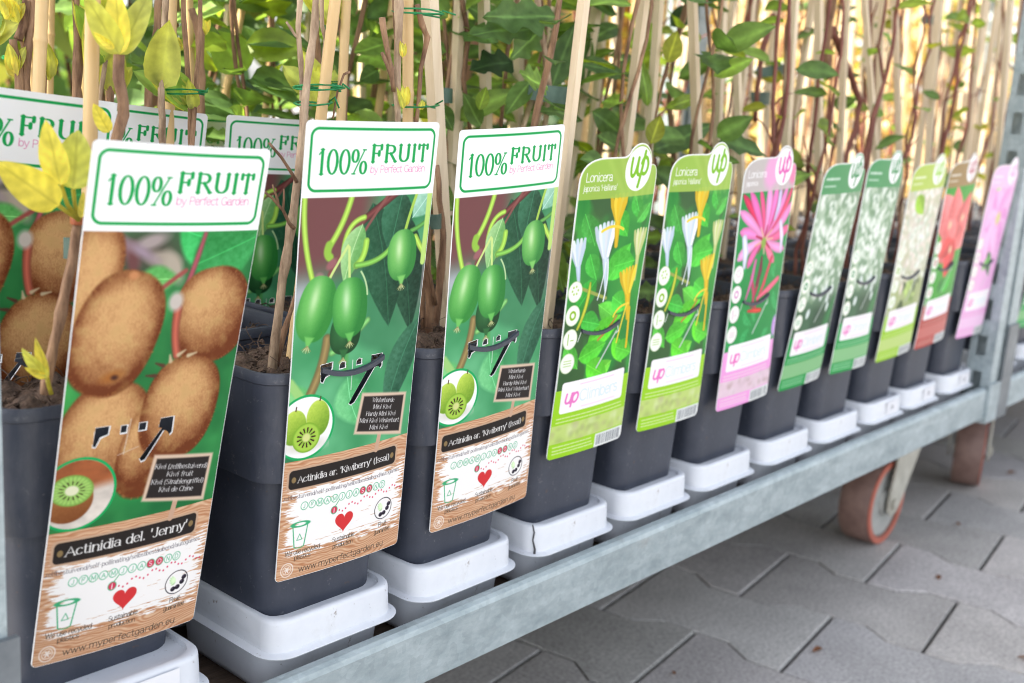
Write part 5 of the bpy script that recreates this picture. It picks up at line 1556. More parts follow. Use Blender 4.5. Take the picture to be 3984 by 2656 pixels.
STAKES = [((-0.1359, 0.06, 0.11), (-0.1144, 0.06, 0.78), 'b', 0.0045), ((-0.0421, 0.3, 0.11), (-0.0424, 0.3, 0.78), 'b', 0.0042), ((0.0017, 0.2, 0.11), (0.0129, 0.2, 0.78), 'b', 0.0042), ((0.1024, 0.31, 0.11), (0.0716, 0.31, 0.78), 'b', 0.0045), ((0.1628, 0.42, 0.11), (0.304, 0.42, 0.78), 'b', 0.004), ((0.2403, 0.42, 0.11), (0.2749, 0.42, 0.78), 'b', 0.004), ((-0.0077, 0.05, 0.11), (0.0695, 0.05, 0.78), 'b', 0.0042), ((0.1203, 0.16, 0.11), (0.1304, 0.16, 0.78), 'b', 0.0042), ((0.2464, 0.28, 0.11), (0.3278, 0.28, 0.78), 'b', 0.0045), ((0.1277, 0.08, 0.11), (0.082, 0.08, 0.78), 'b', 0.0046), ((0.1824, 0.09, 0.11), (0.076, 0.09, 0.78), 's', 0.0048), ((0.3854, 0.2, 0.11), (0.3283, 0.2, 0.78), 's', 0.004), ((0.317, 0.17, 0.11), (0.2322, 0.17, 0.78), 's', 0.004), ((0.2202, 0.03, 0.11), (0.2604, 0.03, 0.78), 's', 0.0036), ((0.4302, 0.2, 0.11), (0.5329, 0.2, 0.78), 's', 0.0045), ((0.3874, 0.095, 0.11), (0.3991, 0.0757, 0.78), 's', 0.004), ((0.4709, 0.1169, 0.11), (0.4637, 0.1285, 0.78), 's', 0.0036), ((0.517, 0.0679, 0.11), (0.466, 0.1445, 0.78), 's', 0.004), ((0.6501, 0.1401, 0.11), (0.624, 0.1771, 0.78), 's', 0.0042), ((0.6067, 0.0713, 0.11), (0.5832, 0.1036, 0.3807), 's', 0.0035), ((0.6898, 0.0809, 0.11), (0.665, 0.1116, 0.78), 's', 0.0042), ((0.8094, 0.0883, 0.11), (0.7541, 0.1537, 0.78), 's', 0.0042), ((0.9583, 0.1403, 0.11), (0.9209, 0.1821, 0.78), 's', 0.004), ((0.9436, 0.063, 0.11), (0.8457, 0.1686, 0.78), 's', 0.0036), ((1.077, 0.137, 0.11), (1.0257, 0.1903, 0.78), 's', 0.004), ((1.1085, 0.1087, 0.11), (1.0263, 0.1918, 0.78), 's', 0.004), ((1.0971, 0.0816, 0.11), (1.061, 0.1148, 0.78), 's', 0.004)]
RED_STEMS = [([(0.8913, 0.16, 0.4709), (0.8946, 0.16, 0.4302), (0.8951, 0.16, 0.399), (0.9122, 0.16, 0.3686)], 0.007), ([(0.9231, 0.17, 0.429), (0.9778, 0.17, 0.3887), (1.031, 0.17, 0.3453), (1.0293, 0.17, 0.3067), (1.0111, 0.17, 0.2775), (1.0031, 0.17, 0.237)], 0.006), ([(0.8237, 0.2, 0.4368), (0.8077, 0.2, 0.3914), (0.8066, 0.2, 0.3505), (0.8108, 0.2, 0.3093)], 0.005), ([(0.7682, 0.15, 0.4519), (0.7728, 0.15, 0.4044), (0.7839, 0.15, 0.3265), (0.8046, 0.15, 0.2868)], 0.004), ([(0.7154, 0.09, 0.266), (0.7518, 0.09, 0.2467), (0.79, 0.09, 0.2188)], 0.004)]
TUFTS = [((-0.0689, 0.27, 0.3052), (-0.0704, 0.27, 0.3292)), ((-0.0661, 0.27, 0.3395), (-0.0691, 0.27, 0.3615)), ((-0.0446, 0.27, 0.3022), (-0.0431, 0.27, 0.3359)), ((-0.0755, 0.27, 0.3386), (-0.0734, 0.27, 0.3638)), ((0.0788, 0.27, 0.3449), (0.0778, 0.27, 0.3609)), ((0.058, 0.27, 0.3327), (0.0568, 0.27, 0.344)), ((-0.024, 0.27, 0.2974), (-0.0245, 0.27, 0.3049))]
TUFT_STEMS = [([(-0.0682, 0.27, 0.2705), (-0.066, 0.27, 0.3025), (-0.0677, 0.27, 0.3195), (-0.0698, 0.27, 0.3307)], 0.0034), ([(-0.0616, 0.27, 0.2707), (-0.0612, 0.27, 0.3143), (-0.0571, 0.27, 0.3403), (-0.0548, 0.27, 0.3632)], 0.0034), ([(-0.0505, 0.27, 0.271), (-0.0507, 0.27, 0.3063), (-0.0524, 0.27, 0.3293), (-0.0527, 0.27, 0.3634)], 0.0034), ([(-0.0668, 0.27, 0.3309), (-0.0622, 0.27, 0.3413), (-0.0603, 0.27, 0.3569)], 0.0034), ([(-0.0249, 0.27, 0.2717), (-0.0255, 0.27, 0.3018), (-0.0236, 0.27, 0.3317), (-0.0257, 0.27, 0.3665)], 0.0034), ([(0.029, 0.27, 0.2667), (0.0325, 0.27, 0.3113), (0.0385, 0.27, 0.3492), (0.0395, 0.27, 0.374)], 0.0034), ([(0.0759, 0.27, 0.2744), (0.0761, 0.27, 0.3139), (0.0742, 0.27, 0.3461), (0.0671, 0.27, 0.3646)], 0.0034)]
# ------------------------------------------------------------------ leaves
def leaf_geo(mb, base, tip, width, kind='o', col=(.04, .1, .02), face=None, cup=.25, droop=.12, nu=9, nv=4, rng=RNG, vein=1.5):
    """one blade with a midrib fold; base/tip are points, face is the way its upper side looks"""
    b, t = Vector(base), Vector(tip)
    ax = t - b
    L = ax.length
    ax.normalize()
    f = Vector(face) if face is not None else Vector((-.5, -.7, .5))
    f = (f - ax * f.dot(ax))
    if f.length < 1e-4: f = ax.orthogonal()
    f.normalize()
    s = ax.cross(f).normalized()
    nv2 = nv * 2
    vs, cs = [], []
    ph = rng.uniform(0, 6)
    c0 = np.array(col)
    for i in range(nu + 1):
        u = i / nu
        if kind == 'l':
            w = math.sin(PI * u ** .8) ** .7 * (1 + .32 * math.sin(u * 19 + ph))
        elif kind == 'k':
            w = math.sin(PI * min(1, u * 1.02) ** .72) ** .62
        else:
            w = math.sin(PI * u ** .78) ** .85
        w *= width / 2
        for j in range(nv2 + 1):
            q = j / nv - 1
            z = cup * abs(q) ** 1.3 * w * .9 - droop * L * (u - .15) ** 2 + .02 * L * math.sin(7 * u + ph + q * 2)
            p = b + ax * (L * u) + s * (q * w) + f * z
            vs.append(p)
            side = .5 + .5 * math.cos((u * 9 - abs(q) * 2.2) * PI)
            k = vein if j == nv else 1 + .17 * (side - .5) + .05 * q
            cs.append(tuple(np.clip(c0 * k, 0, 1)))
    fs = []
    n = nv2 + 1
    for i in range(nu):
        for j in range(nv2):
            fs.append((i * n + j, i * n + j + 1, (i + 1) * n + j + 1, (i + 1) * n + j))
    mb.add(vs, fs, 0, cs)

LC = {-1: (.045, .092, .040), 0: (.10, .185, .060), 1: (.14, .245, .072), 2: (.22, .36, .08), 3: (.22, .32, .035), 4: (.30, .33, .04), 'y': (.70, .64, .13), 'yg': (.56, .60, .15)}
def lcol(t, r=RNG):
    c = LC[t]
    k = r.uniform(.85, 1.18)
    return tuple(x * k for x in c)

def wire_tie(mb, c, rx, ry, rng, turns=2):
    pts = []
    for k in range(turns * 12 + 1):
        a = 2 * PI * k / 12
        pts.append((c[0] + rx * math.cos(a), c[1] + ry * math.sin(a), c[2] + .0012 * math.sin(a * 1.3) + .0011 * k / 12))
    mb.tube(pts, .00065, 5)
    e = Vector(pts[-1])
    mb.tube([e, e + Vector((rng.uniform(-.004, .004), -.004, .003)), e + Vector((rng.uniform(-.008, .008), -.007, rng.uniform(-.004, .007)))], .0006, 5)

def rough_stem(mb, pts, r0, r1=None, rng=RNG, knots=True, n=8, mi=0):
    """woody stem: points resampled with small kinks and swollen nodes"""
    P = [Vector(p) for p in pts]
    out, rad = [], []
    r1 = r0 * .75 if r1 is None else r1
    m = len(P) - 1
    for i in range(m):
        k = max(2, int((P[i + 1] - P[i]).length / .010))
        for q in range(k):
            t = (i + q / k) / m
            out.append(P[i].lerp(P[i + 1], q / k) + Vector((rng.gauss(0, 1), rng.gauss(0, 1), 0)) * r0 * .10)
            bump = 1.28 if knots and rng.random() < .12 else rng.uniform(.93, 1.06)
            rad.append((r0 + (r1 - r0) * t) * bump)
    out.append(P[-1]); rad.append(r1)
    mb.tube(out, rad, n, mi)

# ------------------------------------------------------------------ kiwi plants of the front row
def plant(name, label, loc, group):
    return thing(name, label, 'climbing plant', loc, group)

GK = 'kiwi vines tied to canes'
GH = 'honeysuckle vines in the pots'
GC = 'bare clematis vines in the pots'
k1 = plant('kiwi_vine', 'blurred kiwi vine with big yellow new leaves right at the left front', (0, 0, 0), GK)
for pts, r0 in ((K1_STEM_A, .0031), (K1_STEM_B, .0026)):
    m = MB(); rough_stem(m, pts, r0, r0 * .9, random.Random(1), n=10)
    part('stem', m.mesh('stem', True), M_bark, k1)
for p in K1_PET:
    m = MB(); m.tube(p, .0011, 6, 0, col=(.45, .42, .06))
    part('petiole', setmat(m.mesh('petiole', True), M_leaf), None, k1)
rk = random.Random(8)
for s_, (b_, t_), w_ in K1_LEAVES:
    m = MB()
    big = w_ > .012
    leaf_geo(m, b_, t_, w_, 'k', lcol('y' if rk.random() < .75 else 'yg', rk) if s_ == 'B' or rk.random() < .6 else lcol('yg', rk), face=(-.72 + rk.uniform(-.2, .2), -.65, .2 + rk.uniform(-.2, .2)), cup=.5 if not big else .16, droop=-.05 if not big else .03, nu=26, nv=7, rng=rk, vein=.78)
    part('leaf', setmat(m.mesh('leaf', True), M_leaf), None, k1)
m = MB(); m.disc_prism(Vector(K1_STEM_B[-1]) + Vector((0, 0, -.002)), (0, 0, 1), .0042, .004, 10)
part('bud', m.mesh('bud', True), noise_mat('bud_red', (.32, .07, .02), (.45, .14, .04), 90), k1)

k2 = plant('kiwi_vine', 'sharp kiwi vine with a pale brown stem left of the front kiwi berry label', (0, 0, 0), GK)
for i, (pts, r0) in enumerate(K2_STEMS):
    m = MB(); rough_stem(m, pts, r0 * .62, r0 * .42, random.Random(20 + i), n=9)
    part('stem' if r0 > .002 else 'twig', m.mesh('stem', True), M_bark if i in (1, 4, 5, 6, 7, 9) else M_barkp, k2)
rk = random.Random(3)
for c_t, rx_, ry_, tn in (((.010, .048, .312), .017, .012, 2), ((.006, .048, .303), .012, .010, 1), ((.016, .052, .378), .017, .012, 2)):
    m = MB(); wire_tie(m, c_t, rx_, ry_, rk, tn)
    part('tie', m.mesh('tie', True), M_tie, k2)
k3 = plant('kiwi_vine', 'kiwi vine with twisting trunks and small yellow buds between the two kiwi berry labels', (0, 0, 0), GK)
for i, (pts, r0) in enumerate(K3_STEMS):
    m = MB(); rough_stem(m, pts, r0 * .66, r0 * .44, random.Random(40 + i), n=9)
    part('stem' if r0 > .0024 else 'twig', m.mesh('stem', True), M_barkp if i == 4 else M_bark, k3)
for c_t, rx_, ry_, tn in (((.115, .075, .366), .021, .012, 2), ((.117, .075, .305), .019, .012, 1)):
    m = MB(); wire_tie(m, c_t, rx_, ry_, rk, tn)
    part('tie', m.mesh('tie', True), M_tie, k3)
for (b_, t_), w_ in K3_BUDS:
    m = MB()
    d_ = Vector(t_) - Vector(b_)
    for q in range(4):
        o_ = Vector((rk.uniform(-.4, .4), rk.uniform(-.3, .3), 0)) * d_.length
        leaf_geo(m, b_, Vector(t_) + o_ * .5 - d_ * rk.uniform(0, .3), w_ * rk.uniform(.5, .9), 'k', lcol('y' if q % 2 else 'yg', rk), cup=.6, droop=0, nu=6, nv=2, rng=rk)
    part('bud', setmat(m.mesh('bud', True), M_leaf), None, k3)

k4 = plant('kiwi_vine', 'blurred kiwi shoots with bright yellow green leaf tufts in the top left corner', (0, 0, 0), GK)
for i, (b_, t_) in enumerate(TUFTS):
    b_, t_ = Vector(b_), Vector(t_)
    d_ = t_ - b_
    m = MB()
    for q in range(5):
        o_ = Vector((rk.uniform(-.35, .35), rk.uniform(-.2, .2), rk.uniform(-.1, .1))) * d_.length
        leaf_geo(m, b_ + d_ * rk.uniform(0, .3), t_ + o_ - d_ * rk.uniform(0, .3), d_.length * rk.uniform(.28, .42), 'k', lcol('yg' if q % 3 else 'y', rk), face=(-.6 + rk.uniform(-.5, .5), -.7, .2), cup=.4, droop=0, nu=8, nv=3, rng=rk)
    part('leaf_tuft', setmat(m.mesh('leaf_tuft', True), M_leaf), None, k4)
for i, (pts, r0) in enumerate(TUFT_STEMS):
    m = MB(); rough_stem(m, pts, r0, r0 * .8, random.Random(90 + i))
    part('stem', m.mesh('stem', True), M_bark, k4)

def generic_kiwi(x, y, label, seed):
    r = random.Random(seed)
    t = plant('kiwi_vine', label, (x, y, .132), GK)
    h = .60
    tops = []
    for s in range(3):
        m = MB()
        bx, by = r.uniform(-.012, .012), r.uniform(-.012, .012)
        pts = [(bx + .012 * math.sin(z * 16 + s * 2 + seed), by + .012 * math.cos(z * 14 + s * 2), z) for z in np.linspace(-.004, h * r.uniform(.8, 1), 10)]
        rough_stem(m, pts, r.uniform(.0016, .0028), .0014, r)
        part('stem', m.mesh('stem', True), M_bark if s else M_barkp, t)
        tops.append(pts)
    m = MB()
    for pts in tops:
        for p in pts[3:]:
            if r.random() < .7:
                d = Vector((r.uniform(-1, 1), r.uniform(-1, .4), r.uniform(.3, 1))).normalized()
                L = r.uniform(.022, .05)
                for q in range(r.choice([3, 4, 5])):
                    dd = (d + Vector((r.uniform(-.5, .5), r.uniform(-.5, .5), r.uniform(0, .6)))).normalized()
                    leaf_geo(m, p, Vector(p) + dd * L * r.uniform(.7, 1.1), L * r.uniform(.35, .6), 'k', lcol('yg' if r.random() < .7 else 2, r), cup=.5, droop=.05, nu=6, nv=2, rng=r)
    part('foliage', setmat(m.mesh('foliage', True), M_leaf), None, t)
    for z in (.17, .26, .35, .44):
        m = MB(); wire_tie(m, (0, 0, z + r.uniform(-.02, .02)), .016, .013, r)
        part('tie', m.mesh('tie', True), M_tie, t)
    return t

# ------------------------------------------------------------------ honeysuckle
hh = plant('honeysuckle_vine', 'dark green honeysuckle with lobed leaves above the right kiwi berry label and beside the stake', (0, 0, 0), GH)
for i, (pts, r0) in enumerate(H_STEMS):
    m = MB(); rough_stem(m, pts, r0, r0 * .8, random.Random(60 + i))
    part('stem', m.mesh('stem', True), M_barkp if i < 3 else M_bark, hh)
rk = random.Random(77)
for (b_, t_), w_, k_, tone in H_LEAVES:
    m = MB()
    leaf_geo(m, b_, t_, w_ * 1.22, k_, lcol(tone, rk), face=(-.6 + rk.uniform(-.3, .3), -.6, .35 + rk.uniform(-.3, .3)), cup=.2, droop=rk.uniform(-.05, .14), nu=18, nv=6, rng=rk, vein=2.0)
    part('leaf', setmat(m.mesh('leaf', True), M_leaf), None, hh)
def tape_piece(p, name_parent):
    m = MB()
    a, b, c, d = [Vector(q) for q in p]
    off = Vector((0, .0012, 0))
    rows = []
    for k in range(9):
        t = k / 8
        bow = Vector((-.3, -1, 0)) * .004 * math.sin(PI * t)
        rows.append([a.lerp(b, t) + bow, d.lerp(c, t) + bow, d.lerp(c, t) + bow + off, a.lerp(b, t) + bow + off])
    m.rings(rows, True, True)
    part('tape_tie', m.mesh('tape_tie', True, 40), M_tape, name_parent)
for i, p in enumerate(TAPES):
    tape_piece(p, hh if i < 2 else k3 if i == 2 else hh)
tape_piece(K1_TAPE, k1)

def generic_honeysuckle(x, y, label, seed, dens=1.0, h=.62):
    r = random.Random(seed)
    t = plant('honeysuckle_vine', label, (x, y, .132), GH)
    m = MB()
    lf = MB()
    for s in range(2):
        a0 = r.uniform(0, 6)
        R = r.uniform(.006, .011)
        pts = [(R * math.cos(a0 + z * 22), R * math.sin(a0 + z * 22), z) for z in np.linspace(-.004, h, 24)]
        rough_stem(m, pts, .0019, .0012, r, n=6)
        for p in pts[1:]:
            for sg in (1, -1):
                if r.random() > .74 * dens: continue
                a = r.uniform(0, 2 * PI)
                d = Vector((math.cos(a), math.sin(a) * .9 - .15, r.uniform(-.35, .7))).normalized()
                L = r.uniform(.034, .060)
                p0 = Vector(p) + d * .008
                tone = r.choice([0, 0, 1, 1, 1, 2, 2, 0, 3]) if p[2] < .35 else r.choice([0, 1, 2, 2, 3, 3])
                leaf_geo(lf, p0, p0 + d * L, L * r.uniform(.42, .62), 'l' if r.random() < .3 else 'o', lcol(tone, r), face=(r.uniform(-.8, .3), r.uniform(-.9, .1), r.uniform(.2, 1)), cup=.22, droop=r.uniform(0, .25), nu=8, nv=2, rng=r, vein=1.7)
    part('stem', m.mesh('stem', True), M_bark, t)
    part('foliage', setmat(lf.mesh('foliage', True), M_leaf), None, t)
    return t

def generic_clematis(x, y, label, seed, leafy=.25, h=.62, red=True, nst=3):
    r = random.Random(seed)
    t = plant('clematis_vine', label, (x, y, .132), GC)
    m, lf = MB(), MB()
    for s in range(nst):
        a0 = r.uniform(0, 6)
        R = r.uniform(.003, .013)
        f = r.uniform(6, 16)
        pts = [(R * math.cos(a0 + z * f) + r.gauss(0, .003), R * math.sin(a0 + z * f) + r.gauss(0, .003), z) for z in np.linspace(-.004, h * r.uniform(.7, 1), 14)]
        rough_stem(m, pts, r.uniform(.0014, .0034), .0012, r, n=6, mi=s % 2)
        for p in pts[2:]:
            if r.random() < .3:
                d = Vector((r.uniform(-1, 1), r.uniform(-1, 1), r.uniform(.1, 1))).normalized() * r.uniform(.02, .05)
                m.tube([p, Vector(p) + d * .6 + Vector((0, 0, .004)), Vector(p) + d], [.0011, .0009, .0006], 5, s % 2)
            if r.random() < leafy:
                a = r.uniform(0, 2 * PI)
                d = Vector((math.cos(a), math.sin(a), r.uniform(-.3, .6))).normalized()
                L = r.uniform(.022, .046)
                leaf_geo(lf, Vector(p) + d * .006, Vector(p) + d * (L + .006), L * r.uniform(.45, .65), 'o', lcol(r.choice([0, 1, 2, 3, 3, 4]), r), face=(r.uniform(-.8, .2), r.uniform(-.9, .1), r.uniform(.1, 1)), nu=6, nv=2, rng=r)
    part('stem', setmat(m.mesh('stem', True), [M_redbark if red else M_bark, M_bark]), None, t)
    if lf.v: part('foliage', setmat(lf.mesh('foliage', True), M_leaf), None, t)
    return t

for r_ in range(5):
    for c_ in range(11):
        if r_ == 0 and c_ in (0, 1, 2): continue
        where = ('in the front pot with %s' % FEAT[c_]) if r_ == 0 else 'in the %s behind %s' % (ROWN[r_], FEAT[c_])
        sd = 100 + r_ * 20 + c_
        x, y = XS[c_], ROWY[r_] + .008
        if c_ <= 2 and not (c_ == 2 and r_ >= 2):
            generic_kiwi(x, y, 'kiwi vine with bare brown stems %s' % where, sd)
        elif c_ <= 5 or (c_ == 6 and r_ in (1, 2)):
            generic_honeysuckle(x + .012, y + .01, 'leafy green honeysuckle vine %s' % where, sd, .42 if r_ == 0 else 1.15 if c_ < 5 else .85)
        else:
            generic_clematis(x, y, 'climber with reddish bare stems %s' % where, sd, .46 if c_ > 7 else .55, .62, True, 2 if r_ < 2 else 1)
# the thick reddish vines that twist between the right hand stakes
for i, (pts, r0) in enumerate(RED_STEMS):
    m = MB(); rough_stem(m, pts, r0 * .8, r0 * .62, random.Random(200 + i))
    lab = ['dark brown upright woody stem above the dark green blossom labels', 'crooked dark red stem bending above the right dark green blossom label', 'pale reddish stem with a green band above the pink honeysuckle label', 'slim purple brown stem beside the stake left of the green labels', 'short brown twig slanting beside the pink honeysuckle label'][i]
    thing('woody_stem', lab, 'plant stem', me=m.mesh('woody_stem', True), mat=M_redbark if i in (1, 2) else M_bark, group='reddish woody stems')

# ------------------------------------------------------------------ stakes
def bamboo_mesh(a, b, r, seed):
    rg = random.Random(seed)
    a, b = Vector(a), Vector(b)
    L = (b - a).length
    m = MB()
    P, R = [], []
    z = 0
    nxt = rg.uniform(.03, .12)
    nodes = []
    while nxt < L:
        nodes.append(nxt); nxt += rg.uniform(.11, .17)
    marks = sorted([0, L] + [q for n in nodes for q in (n - .006, n - .0015, n, n + .0015, n + .005)])
    marks = [q for q in marks if 0 <= q <= L]
    for q in marks:
        P.append(a.lerp(b, q / L)); R.append(r * (1.16 if any(abs(q - n) < 1e-6 for n in nodes) else 1.06 if any(abs(abs(q - n) - .0015) < 1e-5 for n in nodes) else 1.0))
    m.tube(P, R, 12, 0)
    for n in nodes:
        c = a.lerp(b, n / L)
        d = (b - a).normalized()
        m.tube([c - d * .0011, c + d * .0004], [r * 1.10, r * 1.17], 12, 1)
    me = m.mesh('bamboo_cane', True, 50)
    return setmat(me, [M_bamboo, M_node])

def stake_mesh(a, b, r):
    a, b = Vector(a), Vector(b)
    m = MB()
    m.tube([a.lerp(b, t) for t in np.linspace(0, 1, 6)], r, 4, 0, square=True)
    me = m.mesh('wooden_stake')
    return setmat(me, M_stake)

GST = 'stakes and canes standing in the pots'
STL = ['thick blurred bamboo cane in front of the tilted kiwi label at the left', 'bamboo cane between brown stems near the top left corner', 'bamboo cane wrapped by a dark stem and green ties above the second white header',
       'broad bamboo cane with brown twigs above the second white header', 'leaning bamboo cane crossing another one behind the half hidden label', 'bamboo cane with green leaves behind it above the half hidden label',
       'sharp knotty bamboo cane above the left end of the front kiwi berry label', 'bamboo cane above the middle of the front kiwi berry label', 'slanting bamboo cane behind the twiggy kiwi stems',
       'speckled bamboo cane with green wire at its top above the front kiwi berry label', 'wide square wooden stake running down between the two kiwi berry labels', 'thin wooden stake deep among the honeysuckle leaves',
       'pale wooden stake left of the lobed honeysuckle leaves', 'sharp square wooden stake crossing the right corner of the right kiwi berry label', 'slanting blurred wooden stake right of the sharp one',
       'pale wooden stake rising behind the left yellow honeysuckle disc', 'slim wooden stake beside a yellow green shoot', 'wooden stake with a leaf across it left of the second round disc',
       'wooden stake rising behind the second yellow honeysuckle disc', 'short wooden stake with its cut top in view before the brown vines', 'wooden stake rising behind the pink honeysuckle disc',
       'tall pale wooden stake between the pink and the dark green labels', 'pale stake just left of the first dark green disc', 'pale leaning stake behind the two dark green discs', 'blurred pale stake behind the right dark green disc',
       'blurred pale stake just right of the right dark green disc', 'bright stake above the red flower label']
for i, (a_, b_, k_, r_) in enumerate(STAKES):
    me = bamboo_mesh(a_, b_, r_ * .84, i) if k_ == 'b' else stake_mesh(a_, b_, r_)
    thing('bamboo_cane' if k_ == 'b' else 'wooden_stake', STL[i], 'cane' if k_ == 'b' else 'stake', me=me, group=GST)
# the other back pots each hold one stake too
taken = [(a_[0], a_[1]) for a_, b_, k_, r_ in STAKES]
for r_ in range(1, 5):
    for c_ in range(11):
        if any(abs(tx - XS[c_]) < .055 and abs(ty - ROWY[r_]) < .055 for tx, ty in taken): continue
        rg = random.Random(500 + r_ * 20 + c_)
        a_ = (XS[c_] + rg.uniform(-.02, .02), ROWY[r_] + rg.uniform(-.02, .02), .11)
        b_ = (a_[0] + rg.uniform(-.03, .05), a_[1] + rg.uniform(-.03, .03), .80)
        bam = c_ <= 2
        thing('bamboo_cane' if bam else 'wooden_stake', '%s standing in the %s pot behind %s' % ('bamboo cane' if bam else 'pale wooden stake', ROWN[r_].replace(' row', '-row'), FEAT[c_]), 'cane' if bam else 'stake', me=bamboo_mesh(a_, b_, .0036, 900 + r_ * 20 + c_) if bam else stake_mesh(a_, b_, .0038), group=GST)

# ------------------------------------------------------------------ second trolley's load (behind the right hand post)
GP2 = 'pots on the trolley at the right edge'
rg = random.Random(41)
n2 = 0
for i in range(9):
    for j in range(5):
        x, y = 1.300 + i * .130, ROWY[j] + .01
        if i > 4 and j < 1: continue
        p = copy_thing(POT0, (x, y, 0), 'dark grey pot, place %s of the %s, right hand trolley' % (['one', 'two', 'three', 'four', 'five', 'six', 'seven', 'eight', 'nine'][i], ROWN[j]), GP2)
        generic_clematis(x, y, 'tangled reddish climber, place %s of the %s, right hand trolley' % (['one', 'two', 'three', 'four', 'five', 'six', 'seven', 'eight', 'nine'][i], ROWN[j]), 700 + i * 9 + j, .5, .75, True, 1)
        for q in range(1 if j else 1):
            a_ = (x + rg.uniform(-.03, .03), y + rg.uniform(-.03, .03), .11)
            b_ = (a_[0] + rg.uniform(-.06, .04), a_[1] + rg.uniform(-.04, .06), .95)
            thing('wooden_stake', 'pale stake, place %s of the %s, right hand trolley' % (['one', 'two', 'three', 'four', 'five', 'six', 'seven', 'eight', 'nine'][i], ROWN[j]), 'stake', me=stake_mesh(a_, b_, .0042), group='stakes on the right hand trolley')
for i in range(5):
    tr = copy_thing(T0, (1.300 + i * .130, .01, 0), 'white tray at place %s on the right hand trolley' % ['one', 'two', 'three', 'four', 'five'][i])
place_label({'card': UPM['white']['card'], 'header': UPM['white']['header'], 'picture': UPM['white']['picture'], 'footer': UPM['white']['footer']}, (1.295, -.012, .045, -4, 6, -2), 'pale blurred label cut by the right edge of the photo', GU)

# ------------------------------------------------------------------ what stands behind the trolleys
def shrub(label, c, rx, ry, h, n, tones, ls, seed, name='shrub', group='leafy shrubs behind the trolleys', z0=-.052, aspect=.45, bark=M_bark):
    r = random.Random(seed)
    t = thing(name, label, 'shrub', (c[0], c[1], z0), group)
    m, st = MB(), MB()
    clumps = [(r.uniform(-.8, .8), r.uniform(-.8, .8), r.uniform(.12, .95), r.uniform(.20, .42)) for _ in range(26)]
    for (cx, cy, cz, cr) in clumps:
        st.tube([(cx * rx * .2, cy * ry * .2, 0), (cx * rx * .6, cy * ry * .6, cz * h * .55), (cx * rx, cy * ry, cz * h)], [.009, .006, .003], 6)
    for _ in range(n):
        cx, cy, cz, cr = r.choice(clumps)
        d = Vector((r.gauss(0, 1), r.gauss(0, 1), r.gauss(0, 1))).normalized() * cr * r.random() ** .5
        p = Vector((cx * rx + d.x * rx, cy * ry + d.y * ry, max(.03, cz * h + d.z * h * .6)))
        a = Vector((r.gauss(0, 1), r.gauss(0, 1), r.gauss(-.2, .7))).normalized()
        s = a.cross(Vector((r.gauss(0, 1), r.gauss(0, 1), r.gauss(0, 1)))).normalized()
        L = ls * r.uniform(.6, 1.3); w = L * aspect * .5
        col = np.array(r.choice(tones)) * r.uniform(.7, 1.3)
        f = a.cross(s)
        vs = [p, p + a * L * .5 + s * w + f * w * .3, p + a * L, p + a * L * .5 - s * w + f * w * .3, p + a * L * .5]
        m.add(vs, [(0, 1, 4), (1, 2, 4), (2, 3, 4), (3, 0, 4)], 0, tuple(col))
    part('foliage', setmat(m.mesh('foliage'), M_shrub), None, t)
    part('branch', st.mesh('branch', True), bark, t)
    return t
GR = [(.08, .18, .05), (.14, .26, .06), (.22, .32, .07), (.05, .12, .05)]
YG = [(.30, .38, .07), (.42, .44, .08), (.20, .32, .08), (.12, .22, .07)]
BL = [(.10, .20, .11), (.17, .28, .18), (.12, .25, .09), (.30, .38, .09)]
AM = [(.66, .54, .30), (.74, .64, .42), (.56, .44, .22), (.48, .46, .16), (.36, .22, .12)]
TA = [(.74, .62, .42), (.68, .54, .32), (.54, .42, .26), (.40, .42, .14), (.80, .70, .54)]
shrub('broad yellow green shrub out of focus at the far left', (.02, 1.25), .50, .30, 1.15, 900, YG, .10, 1)
shrub('dark blue green shrub behind the bamboo canes at the left', (.62, 1.36), .45, .24, 1.2, 900, BL, .10, 2)
shrub('deep green shrub behind the honeysuckle leaves', (1.15, 1.20), .42, .35, 1.15, 1200, GR, .08, 3)
shrub('pale olive shrub far behind the middle of the trolley', (1.75, 1.50), .50, .30, 1.2, 1300, YG + AM[:2], .09, 4)
shrub('tall yellow green shrub farther back at the left', (.30, 2.40), .9, .5, 1.5, 900, YG, .13, 5, z0=GZ)
shrub('dry amber grass like shrub behind the right hand stakes', (2.45, 1.36), .50, .24, 1.2, 1800, AM, .11, 6, aspect=.22)
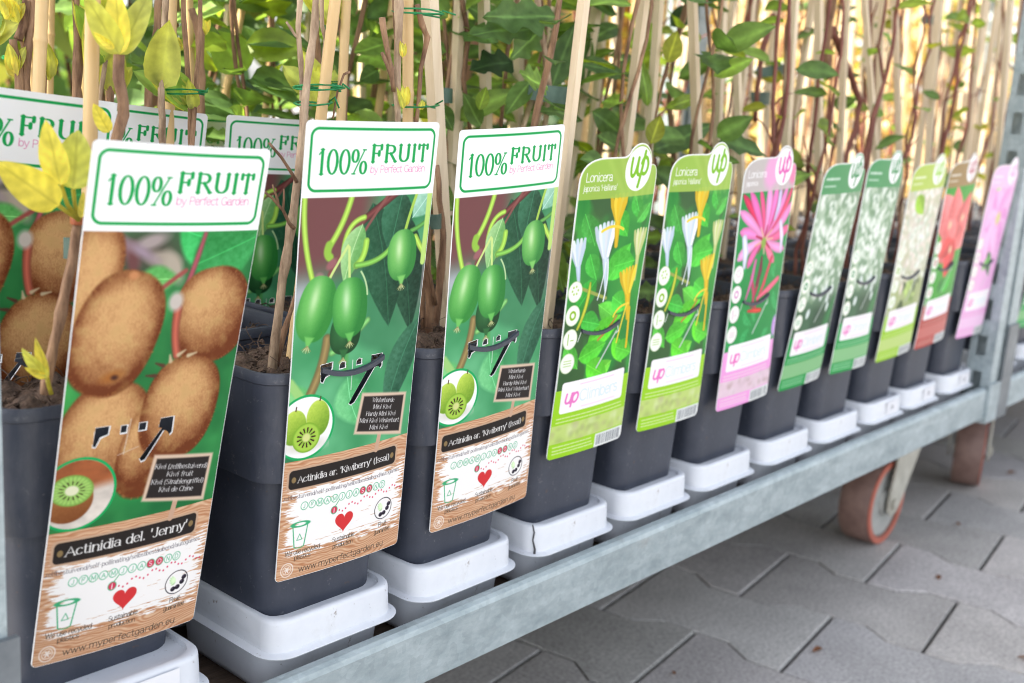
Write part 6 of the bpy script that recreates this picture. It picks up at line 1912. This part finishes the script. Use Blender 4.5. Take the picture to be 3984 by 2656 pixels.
shrub('sunlit tan shrub behind the right hand trolley', (3.75, 1.45), .6, .5, 1.5, 1800, TA, .11, 7, aspect=.25, z0=GZ)
shrub('rusty brown leafless shrub beyond the right hand trolley', (3.2, .30), .42, .30, 1.35, 1500, AM + [(.30, .10, .06)] * 2, .09, 8, aspect=.25, z0=GZ)
shrub('tan bush far behind at the right', (4.6, 1.7), 1.0, .7, 1.7, 1600, TA, .16, 9, aspect=.3, z0=GZ)
shrub('far rusty bush at the right edge of the yard', (4.9, .35), .7, .6, 1.5, 1400, TA + AM, .14, 10, aspect=.3, z0=GZ)

# sunlit canes bundled upright behind the trolleys
GB = 'sunlit canes standing behind the trolleys'
rg = random.Random(9)
for i in range(48):
    x = rg.uniform(1.25, 3.1); y = .72 + rg.random() ** 1.3 * .75 + max(0, x - 2.4) * .1
    a_ = (x, y, -.053)
    b_ = (x + rg.uniform(-.10, .10), y + rg.uniform(-.10, .10), rg.uniform(.8, 1.2))
    thing('bamboo_cane', 'pale sunlit cane standing upright in the blurred stand of canes behind the trolleys', 'cane', me=bamboo_mesh(a_, b_, rg.uniform(.005, .009), 2000 + i), group=GB)

# litter on the paving
rg = random.Random(12)
for i, (x, y) in enumerate(((.70, -.02), (.52, .06), (.86, -.20), (1.02, -.03), (1.24, .02), (1.36, -.10), (.62, -.13), (1.60, .05))):
    m = MB()
    a = rg.uniform(0, 6)
    L = rg.uniform(.008, .020)
    leaf_geo(m, (0, 0, .002), (L * math.cos(a), L * math.sin(a), .003), L * .5, 'o', (.22, .10, .06), face=(0, 0, 1), cup=.5, droop=.2, nu=6, nv=2, rng=rg)
    thing('dry_leaf', 'small dry brown leaf scrap lying on the grey pavers', 'leaf', (x, y, GZ + .0005), 'leaf scraps on the paving', me=m.mesh('dry_leaf', True), mat=M_leaf)

# unseen panel added overhead: it keeps the trolley and the paving in the shade
rf = MB(); rf.box(-2.6, 1.0, .15, .95, 2.2, 2.26)
thing('shade_panel', 'pale flat shade panel added high overhead, out of view', 'shade panel', me=rf.mesh('shade_panel'), mat=M_shade_panel)
